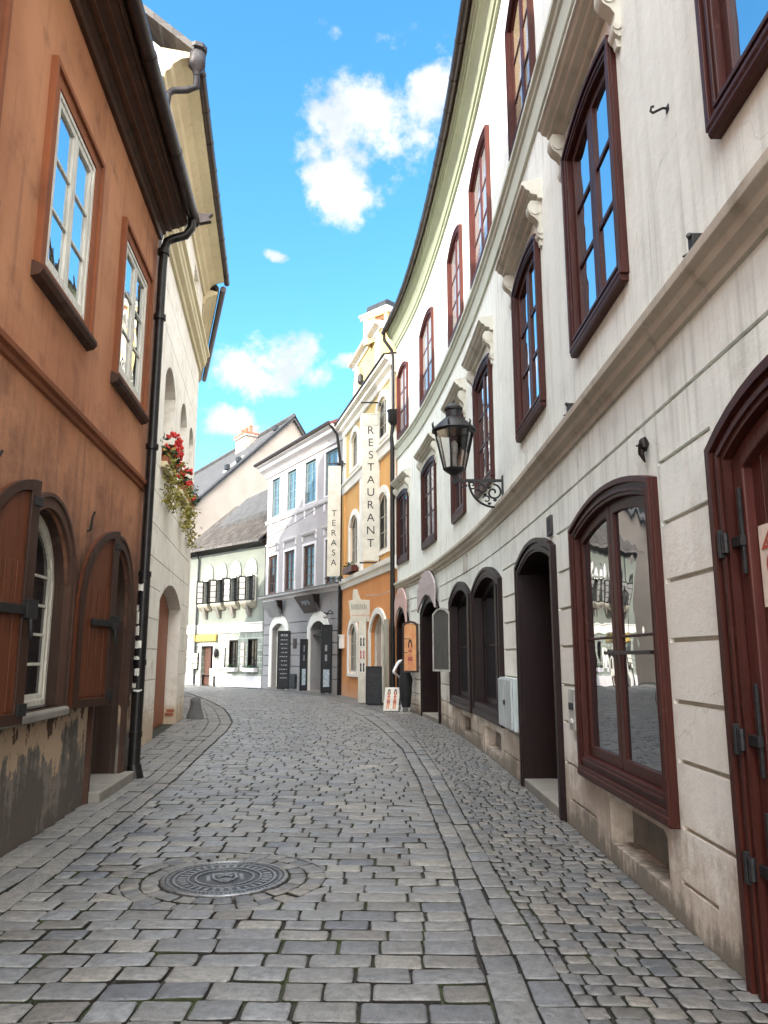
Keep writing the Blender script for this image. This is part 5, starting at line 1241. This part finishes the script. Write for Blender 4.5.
def street_stuff():
    # tall narrow display panel with pictures
    pl = Plane((-.86, 26.2, 0), (.985, -.17, 0), (-.17, -.985, 0))
    t = thing('display_panel', (-.7, 26.2, 0), 'tall narrow cream display panel with fashion pictures before the orange house', 'display panel')
    build('panel', MB().box(pl, 0, .27, .02, 2.82, -.06, .02), M['sign_cream'], t, bevel=.008)
    for i, z in enumerate((1.0, 1.42, 1.84)):
        p = build('picture', MB().box(pl, .03, .25, z, z + .38, .02, .024), M['paper'], t)
        q = MB()
        for k in range(2): q.prism(pl, [(.06 + k * .1, z + .03), (.12 + k * .1, z + .03), (.11 + k * .1, z + .2), (.12 + k * .1, z + .26), (.09 + k * .1, z + .34), (.06 + k * .1, z + .26), (.07 + k * .1, z + .2)], .024, .027)
        build('figure', q, M[('slate', 'rose_paint', 'slate')[i]], p)
    # chalkboard standing on the paving
    pl = Plane((-.58, 25.3, 0), (.97, -.24, 0), (-.24, -.97, .06), (0, .1, 1))
    t = thing('standing_chalkboard', (-.3, 25.3, 0), 'black chalkboard standing on the cobbles at the orange doorway', 'chalkboard')
    build('board', MB().box(pl, 0, .52, .02, 1.22, -.05, .02), M['slate'], t, bevel=.01)
    build('edge', MB().ring(pl, [(0, .02), (.52, .02), (.52, 1.22), (0, 1.22)], [(.04, .08), (.48, .08), (.48, 1.17), (.04, 1.17)], .018, .035), M['black'], t)
    mk = MB(); rg = random.Random(5)
    for k in range(9):
        q = .08
        while q < .42: e = rg.uniform(.02, .07); mk.box(pl, q, q + e, 1.05 - k * .1, 1.07 - k * .1, .02, .022); q += e + .03
    build('chalk_lines', mk, M['hopper'], t)
    build('prop_leg', MB().box(pl, .05, .47, .0, .05, -.35, -.05), M['black'], t)
    # leaning poster of two ladies
    pl = Plane((-.02, 22.3, 0.02), (.96, -.10, 0), (-.10, -.96, .2), (.10, .26, 1))
    t = thing('leaning_poster', (.1, 22.4, 0), 'white poster of two ladies leaning on the paving by the far doorway', 'poster')
    build('sheet', MB().box(pl, 0, .42, 0, .66, -.012, .02), M['paper'], t)
    figure_paint(t, pl, .12, .05, .56); figure_paint(t, pl, .30, .05, .56)
    # picture board of a lady
    p0 = RW.P(21.0, 0, .05); p1 = RW.P(21.2, 0, .39); d = (p1 - p0).normalized(); nn = Vector((d.y, -d.x, 0)); nn = nn if nn.y < 0 else -nn
    pl = Plane((p0.x, p0.y, 0), d, nn); w = .44
    t = thing('picture_board', p0, 'orange picture board of a lady in a brown frame jutting from the white wall', 'picture board')
    zt = 2.40
    build('board', MB().box(pl, 0, w, 1.14, zt, -.03, .02), M['picture'], t)
    top = [(w, zt - .02), (w * .75, zt + .05), (w * .5, zt + .07), (w * .25, zt + .05), (0, zt - .02)]
    ti = [(w - .045, zt - .06), (w * .75, zt), (w * .5, zt + .02), (w * .25, zt), (.045, zt - .06)]
    build('frame', MB().ring(pl, [(0, 1.1), (w, 1.1)] + top, [(.045, 1.15), (w - .045, 1.15)] + ti, -.04, .05), M['board_brown'], t, bevel=.006)
    figure_paint(t, pl, w * .5, 1.17, .80)
    mk = MB(); mk.box(pl, .22, .42, 1.98, 2.0, .02, .026); mk.box(pl, .3, .42, 1.62, 1.64, .02, .026); build('lettering', mk, M['hair_paint'], t)
    # dark framed board beside the doorway
    p0 = RW.P(16.5, 0, .04); p1 = RW.P(17.2, 0, .31); d = (p1 - p0).normalized(); nn = Vector((d.y, -d.x, 0)); nn = nn if nn.y < 0 else -nn
    pl = Plane((p0.x, p0.y, 0), d, nn); w = .74
    t = thing('shop_board', p0, 'weathered dark grey board with a pale rim angled out beside the curved doorway', 'shop sign')
    tp = [(w, 2.44), (w * .75, 2.53), (w * .5, 2.56), (w * .25, 2.53), (0, 2.44)]
    build('board', MB().prism(pl, [(0, 1.2), (w, 1.2)] + tp, -.03, .015), M['board_grey'], t)
    build('rim', MB().ring(pl, [(0, 1.2), (w, 1.2)] + tp, [(.035, 1.24), (w - .035, 1.24)] + [(.035 + x / w * (w - .07), z - .04) for x, z in tp], -.03, .035), M['metal_pale'], t, bevel=.005)
    # half round signs over the two far doorways
    for i, (a, b, z0, zs, zp, mm, lb) in enumerate(((18.25, 20.7, 2.98, 3.12, 3.50, 'lilac_sign', 'grey lilac arched sign with faded lettering above a doorway of the white house'), (22.35, 23.85, 2.9, 3.05, 3.40, 'pink_sign', 'faded pink arched sign above the farthest doorway of the white house'))):
        A = Arch(a, b, z0, zs, zp); B = Arch(a, b, 2.3 if i else 2.55, 2.35 if i else 2.58, 2.88 if i else 2.94)
        n = 12; lower = [(a + (b - a) * k / n, B.t(a + (b - a) * k / n)) for k in range(n + 1)]; upper = [(b - (b - a) * k / n, A.t(b - (b - a) * k / n)) for k in range(n + 1)]
        t = thing('arched_sign', RW.P((a + b) / 2, 3.2, .1), lb, 'shop sign', 'arched signs over the far doorways')
        build('board', MB().prism(RW, lower + upper, .09, .13), M[mm], t)
        mk = MB(); rg = random.Random(i)
        for k in range(9):
            q = a + .4 + k * (b - a - .8) / 9; z = A.t(q) - .26; mk.box(RW, q, q + .05, z, z + .13, .13, .134); mk.box(RW, q, q + .1, z + rg.choice([0, .06, .115]), z + rg.choice([.015, .075, .13]) + .01, .13, .134)
        build('lettering', mk, M['ink_pink'] if i else M['board_grey'], t)
    # pale wall cabinet
    t = thing('wall_cabinet', RW.P(10.2, .6, .02), 'pale blue grey double door cabinet fixed low on the white wall', 'meter cabinet')
    build('case', MB().box(RW, 9.72, 10.72, .60, 1.24, .0, .10), M['blue_box'], t, bevel=.006)
    for a in (9.74, 10.24): build('door', MB().box(RW, a, a + .46, .62, 1.22, .10, .125), M['blue_box'], t, bevel=.005)
    build('latch', MB().box(RW, 10.18, 10.26, .9, .96, .125, .14), M['iron'], t)
    t = thing('intercom', RW.P(7.0, .9, 0), 'narrow white door intercom between the dark doorway and the shop window', 'intercom')
    build('case', MB().box(RW, 6.98, 7.17, .86, 1.22, .0, .04), M['metal_pale'], t, bevel=.006); build('panel', MB().box(RW, 7.0, 7.15, 1.04, 1.1, .04, .048), M['slate'], t); build('button', MB().box(RW, 7.03, 7.12, .93, .96, .04, .05), M['bright_trim'], t)
    t = thing('vent_plate', RW.P(7.8, 2.9, 0), 'small grey plate on the white wall above the dark doorway', 'wall plate')
    build('plate', MB().box(RW, 7.66, 7.84, 2.72, 2.92, .0, .03), M['hopper'], t, bevel=.004); build('slot', MB().box(RW, 7.69, 7.81, 2.76, 2.88, .03, .034), M['slate'], t)
    t = thing('vent_plate', RW.P(16.4, 3.2, 0), 'small pale plate under the string course beyond the lantern', 'wall plate')
    build('plate', MB().box(RW, 14.3, 14.75, 3.02, 3.33, .0, .03), M['metal_pale'], t, bevel=.004); build('slot', MB().box(RW, 14.36, 14.69, 3.08, 3.27, .03, .034), M['white_trim'], t)
    # iron hook, two old lamp brackets, broken fixture
    t = thing('iron_hook', RW.P(4.13, 4.77, 0), 'curled black iron hook on the plain white wall between upper windows', 'hook')
    P = RW.P; build('hook', MB().tube([P(4.13, 4.77, -.02), P(4.13, 4.775, .03), P(4.14, 4.765, .06), P(4.16, 4.765, .08), P(4.17, 4.785, .09), P(4.165, 4.81, .085), P(4.16, 4.81, .07)], .008, 8), M['iron'], t, smooth=50)
    build('plate', MB().box(RW, 4.11, 4.15, 4.75, 4.79, .0, .006), M['iron'], t)
    for s, lb in ((3.74, 'black bracket stub on the string course above the red door'), (6.5, 'black bracket stub on the string course above the big shop window')):
        t = thing('bracket_stub', RW.P(s, 3.65, .1), lb, 'bracket', 'bracket stubs on the string course')
        b = MB().box(RW, s - .03, s + .03, 3.60, 3.70, .03, .10); b.tube([P(s, 3.66, .07), P(s + .01, 3.69, .09), P(s - .01, 3.70, .11)], .016, 8); build('arm', b, M['iron'], t, bevel=.004)
        build('spike', MB().tube([P(s + .04, 3.63, .08), P(s + .06, 3.61, .12)], .006, 6), M['iron'], t)
    t = thing('broken_fixture', RW.P(4.84, 2.83, 0), 'broken dark fixture stuck on the white wall by the shop window arch', 'wall fitting')
    b = MB().blob(P(4.84, 2.86, .03), (.03, .045, .05), 2, .2); b.tube([P(4.84, 2.86, .04), P(4.84, 2.80, .05), P(4.83, 2.74, .03)], [.028, .02, .006], 8); build('socket', b, M['wood_dark'], t, smooth=60); build('nail', MB().tube([P(4.9, 2.86, -.01), P(4.9, 2.87, .06)], .006, 6), M['iron'], t)
    # plate with warning symbols on the red door
    f = RW; t = thing('warning_plate', RW.P(3.48, 1.9, -.05), 'small pale plate of three warning symbols screwed to the red door', 'warning sign')
    s0, s1, z0, z1 = 3.37, 3.595, 1.73, 2.11
    build('plate', MB().box(f, s0, s1, z0, z1, -.06, -.05), M['warning'], t)
    c = (s0 + s1) / 2; mk = MB()
    mk.ring(f, [(c - .09, z1 - .115), (c + .09, z1 - .115), (c, z1 - .015)], [(c - .06, z1 - .10), (c + .06, z1 - .10), (c, z1 - .035)], -.05, -.047)
    mk.prism(f, [(c - .045, z1 - .095), (c + .045, z1 - .095), (c, z1 - .045)], -.05, -.048)
    for k in (1, 2):
        zc = z1 - .065 - .125 * k; cir = [(c + .056 * math.cos(a * math.pi / 10), zc + .056 * math.sin(a * math.pi / 10)) for a in range(20)]; ci = [(c + .043 * math.cos(a * math.pi / 10), zc + .043 * math.sin(a * math.pi / 10)) for a in range(20)]
        mk.ring(f, cir, ci, -.05, -.047); mk.prism(f, [(c - .038, zc + .03), (c - .03, zc + .038), (c + .038, zc - .03), (c + .03, zc - .038)], -.05, -.0465)
    build('symbols', mk, M['warn_red'], t)
    mk = MB()
    for k in (1, 2): zc = z1 - .065 - .125 * k; mk.prism(f, [(c - .014, zc - .03), (c + .014, zc - .03), (c + .018, zc + .01), (c, zc + .03), (c - .018, zc + .01)], -.05, -.0485)
    build('pictogram', mk, M['ink'], t)
    # old stone corner post
    t = thing('corner_stone', (-4.72, 19.7, 0), 'worn rounded stone guard post on the left corner beside the kerb', 'guard stone')
    b = MB().lathe((-4.70, 19.75, 0), [(.22, -.03), (.21, .08), (.16, .22), (.13, .36), (.135, .40), (.12, .47), (.07, .52), (.01, .53)], 14)
    for v in b.v:
        v.x += .012 * math.sin(v.z * 21 + v.y * 9); v.y += .012 * math.sin(v.z * 17 + v.x * 11)
    build('post', b, M['bollard_stone'], t, smooth=60)
    # hanging cable across the street
    pts = []; a = Vector((-9.3, 41.6, 6.9)); b_ = Vector((-2.3, 31.4, 7.9))
    for i in range(21): q = a.lerp(b_, i / 20); q.z -= .35 * (1 - (2 * i / 20 - 1) ** 2); pts.append(q)
    o = build('overhead_cable', MB().tube(pts, .012, 5), M['slate'], None, loc=(-5.8, 36.5, 7)); tag(o, 'thin dark cable slung across the street before the green house', 'cable')
    pts = [Vector((.25, 24.0, 3.55)), Vector((-.1, 24.6, 3.46)), Vector((-.5, 25.6, 3.52)), Vector((-.62, 26.6, 3.6))]
    o = build('overhead_cable', MB().tube(pts, .012, 5), M['metal_pale'], None, loc=(-.2, 25, 3.5)); tag(o, 'short pale cable from the black pipe to the cream plaque', 'cable')
M['board_grey'] = painted_wood('board_grey', (.085, .085, .08), (.16, .15, .14), amt=.3, rough=.5)
street_stuff()

def flowers():
    f = CR; al = (f.p[1] - f.p[0]).to_3d(); n = (f.P(1, 0, 1) - f.P(1, 0, 0))
    data = [(3.35, 1.3, 1, 'bright red geraniums over trailing yellow green plants on the nearest cream window sill'), (5.8, 1.1, 2, 'deep red geraniums with sparse trailing greenery on the middle cream window sill'), (7.2, .9, 3, 'small yellowing trailing plants on the farthest cream window sill')]
    for s, w, sd, lb in data:
        rg = random.Random(sd * 11)
        c = f.P(s, 5.2, .05)
        t = thing('window_flowers', c, lb, 'flower box', 'flower boxes on the cream house')
        build('trough', MB().sweep(f, [(-.12, 5.17), (.08, 5.17), (.11, 5.33), (-.12, 5.33)], s - w / 2, s + w / 2, 2), M['terracotta'], t, bevel=.01)
        flower_tuft('leaves', t, f.P(s, 5.46, .04), w * .9, .22, .2, 260, M['leaf_dark'], .055, seed=sd, along=al)
        flower_tuft('trailing_leaves', t, f.P(s, (4.95, 4.85, 4.7)[sd - 1], .12), w * .85, .2, (.55, .5, .55)[sd - 1], (520, 300, 240)[sd - 1], M['leaf'], .05, hang=1, seed=sd + 20, along=al)
        bl = MB()
        for k in range((26, 17, 4)[sd - 1]):
            q = f.P(s + rg.uniform(-.5, .5) * w, 5.55 + rg.uniform(-.12, .28) - (.25 if rg.random() < .3 else 0), .06 + rg.uniform(-.08, .16))
            for j in range(7): d = Vector((rg.uniform(-1, 1), rg.uniform(-1, 1), rg.uniform(-1, 1))) * .05; bl.blob(q + d, .034, 1, .3)
        build('blossoms', bl, M['petal'], t)
flowers()

def mannequin():
    f = RW; base = f.P(21.75, 0, .10)
    n = (f.P(21.85, 0, 1) - f.P(21.85, 0, 0)).normalized(); al = Vector((n.y, -n.x, 0))          # al points back to the viewer
    t = thing('mannequin', (base.x + n.x * .16, base.y + n.y * .16, 0), 'white shop mannequin in a black dress, hand on hip, behind the orange picture board', 'mannequin')
    V = {}; E = []; Rr = []
    pts = [('pelvis', (0, 0, .95), .125), ('waist', (0, 0, 1.12), .095), ('chest', (0, .01, 1.32), .125), ('neck', (0, 0, 1.48), .05), ('chin', (0, .015, 1.56), .06), ('head', (0, .01, 1.66), .095), ('crown', (0, 0, 1.75), .06)]
    for sg, k in ((1, 'l'), (-1, 'r')):
        pts += [('hip' + k, (sg * .09, 0, .88), .10), ('knee' + k, (sg * .10, .02, .50), .062), ('ankle' + k, (sg * .10, 0, .09), .038), ('toe' + k, (sg * .11, .14, .045), .034), ('sh' + k, (sg * .18, 0, 1.40), .058)]
    pts += [('ell', (.36, -.06, 1.10), .042), ('wrl', (.17, .10, .98), .03), ('hdl', (.13, .16, .93), .032), ('elr', (-.20, -.02, 1.12), .04), ('wrr', (-.20, .08, .86), .028), ('hdr', (-.20, .10, .77), .03)]
    ed = [('pelvis', 'waist'), ('waist', 'chest'), ('chest', 'neck'), ('neck', 'chin'), ('chin', 'head'), ('head', 'crown')]
    for k in 'lr': ed += [('pelvis', 'hip' + k), ('hip' + k, 'knee' + k), ('knee' + k, 'ankle' + k), ('ankle' + k, 'toe' + k), ('chest', 'sh' + k), ('sh' + k, 'el' + k), ('el' + k, 'wr' + k), ('wr' + k, 'hd' + k)]
    idx = {p[0]: i for i, p in enumerate(pts)}
    me = bpy.data.meshes.new('body'); me.from_pydata([n * p[1][0] + al * p[1][1] + Vector((0, 0, p[1][2])) for p in pts], [(idx[a], idx[b]) for a, b in ed], [])
    o = bpy.data.objects.new('body', me); link(o, t); me.materials.append(M['mannequin'])
    sk = o.modifiers.new('skin', 'SKIN')
    for i, p in enumerate(pts): me.skin_vertices[0].data[i].radius = (p[2], p[2] * .85)
    me.skin_vertices[0].data[0].use_root = True; sk.use_smooth_shade = True
    o.modifiers.new('sub', 'SUBSURF').render_levels = 2
    cx_, cy_ = base.x + n.x * .16, base.y + n.y * .16
    dr = MB().lathe((cx_, cy_, 0), [(.12, .16), (.165, .5), (.19, .88), (.165, 1.0), (.135, 1.12), (.165, 1.3), (.15, 1.4), (.08, 1.45)], 20)
    build('dress', dr, M['black'], t, smooth=60)
    build('base', MB().lathe((base.x + n.x * .16, base.y + n.y * .16, 0), [(.2, .0), (.2, .015), (.02, .02)], 20), M['metal_pale'], t)
mannequin()

# ------------------------------------------------------------------ camera, sun, sky
cam = bpy.data.cameras.new('camera'); co = bpy.data.objects.new('camera', cam); COL.objects.link(co)
co.location = (0, 0, 1.5); co.rotation_euler = (R(90 + 10.7), 0, 0)
cam.sensor_fit = 'VERTICAL'; cam.sensor_height = 24; cam.lens = 24 * 769 / 1024; cam.clip_start = .05; cam.clip_end = 2000
SC.camera = co

SUN_A, SUN_E = R(50), R(28)          # azimuth from straight behind the viewer towards the left; elevation
sd = Vector((-math.sin(SUN_A) * math.cos(SUN_E), -math.cos(SUN_A) * math.cos(SUN_E), math.sin(SUN_E)))
sl = bpy.data.lights.new('sun', 'SUN'); so = bpy.data.objects.new('sun', sl); COL.objects.link(so)
sl.energy = 1.5; sl.angle = R(.53); sl.color = (1, .93, .82); so.rotation_euler = sd.to_track_quat('Z', 'Y').to_euler(); so.location = (-20, -20, 30)

w = bpy.data.worlds.new('World'); SC.world = w; w.use_nodes = True
t = NT(w.node_tree); bg = w.node_tree.nodes['Background']
sky = t.new('ShaderNodeTexSky'); sky.sky_type = 'NISHITA'; sky.sun_disc = False; sky.sun_elevation = SUN_E; sky.sun_rotation = math.atan2(sd.x, sd.y)
sky.air_density = 1.0; sky.dust_density = .3; sky.ozone_density = 2.5
dirv = t.new('ShaderNodeTexCoord').outputs['Generated']
hs = t.new('ShaderNodeHueSaturation'); t.put(hs.inputs['Color'], sky.outputs[0]); hs.inputs['Saturation'].default_value = 1.25; hs.inputs['Hue'].default_value = .487; hs.inputs['Value'].default_value = .60
def cdir(px, py):
    tt = R(10.7); F = Vector((0, math.cos(tt), math.sin(tt))); U = Vector((0, -math.sin(tt), math.cos(tt))); return (Vector((1, 0, 0)) * (px - 384) + U * (512 - py) + F * 769).normalized()
warp = t.new('ShaderNodeTexNoise'); t.put(warp.inputs['Vector'], dirv); warp.inputs['Scale'].default_value = 7; warp.inputs['Detail'].default_value = 3
wv = t.new('ShaderNodeVectorMath', operation='SUBTRACT'); t.put(wv.inputs[0], warp.outputs['Color']); wv.inputs[1].default_value = (.5, .5, .5)
ws = t.new('ShaderNodeVectorMath', operation='SCALE'); t.put(ws.inputs[0], wv.outputs[0]); ws.inputs['Scale'].default_value = .05
dw = t.new('ShaderNodeVectorMath', operation='ADD'); t.put(dw.inputs[0], dirv); t.put(dw.inputs[1], ws.outputs[0]); dw = dw.outputs[0]
best = None
CLOUDS = [(368, 132, 78, 50, 0), (338, 188, 40, 38, -20), (428, 98, 52, 24, 20), (268, 368, 76, 42, 5), (232, 430, 50, 24, 0), (352, 366, 26, 10, 0), (272, 253, 14, 7, 0)]
for px, py, a, b, rot in CLOUDS:
    c = cdir(px, py); t1 = Vector((c.y, -c.x, 0)).normalized(); t2 = t1.cross(c) * 1.0
    if t2.z < 0: t2 = -t2
    cr, sr = math.cos(R(rot)), math.sin(R(rot)); e1 = t1 * cr + t2 * sr; e2 = t2 * cr - t1 * sr
    dn = lambda v: (lambda nd: (t.put(nd.inputs[0], dw), t.put(nd.inputs[1], tuple(v)), nd.outputs['Value'])[2])(t.new('ShaderNodeVectorMath', operation='DOT_PRODUCT'))
    u = t.math('DIVIDE', dn(e1), a / 850); v = t.math('DIVIDE', dn(e2), b / 850)
    m = t.math('SUBTRACT', 1, t.math('ADD', t.math('MULTIPLY', u, u), t.math('MULTIPLY', v, v)))
    m = t.math('MAXIMUM', m, -3)
    m = t.math('MINIMUM', m, t.math('MULTIPLY', t.math('SUBTRACT', dn(c), .8), 8))
    best = m if best is None else t.math('MAXIMUM', best, m)
sx, sy, sz = t.sep(dirv)[:3]
back = t.math('MAXIMUM', t.math('MULTIPLY', t.math('SUBTRACT', .05, sy), 1.6), t.math('MULTIPLY', t.math('SUBTRACT', sz, .84), 4))  # bright cloud bank out of view, added to brighten the shaded street
back = t.math('MINIMUM', back, .75)
best = t.math('MAXIMUM', best, back)
n1 = t.noise(9, 9, dirv, .6); n2 = t.noise(26, 6, dirv, .6)
den = t.math('ADD', t.math('MULTIPLY', best, .55), t.math('ADD', t.math('MULTIPLY', t.math('SUBTRACT', n1, .5), 2.6), t.math('MULTIPLY', t.math('SUBTRACT', n2, .5), 1.5)))
den = t.step(den, -.03, .54)
ccol = t.mix(t.step(t.noise(14, 6, dirv, .6), .35, .65), (1.12, 1.2, 1.32), (1.6, 1.6, 1.6))
ccol = t.mix(t.step(back, -.25, .25), ccol, (15.0, 15.0, 15.0))
col = t.mix(t.math('MULTIPLY', den, .97), hs.outputs[0], ccol)
t.put(bg.inputs['Color'], col); bg.inputs['Strength'].default_value = .14

SC.view_settings.view_transform = 'Standard'; SC.view_settings.look = 'None'; SC.view_settings.gamma = 1; SC.view_settings.exposure = 2.5
SC.render.engine = 'CYCLES'
SC.cycles.use_denoising = True; SC.cycles.max_bounces = 8; SC.cycles.diffuse_bounces = 5; SC.cycles.sample_clamp_indirect = 8
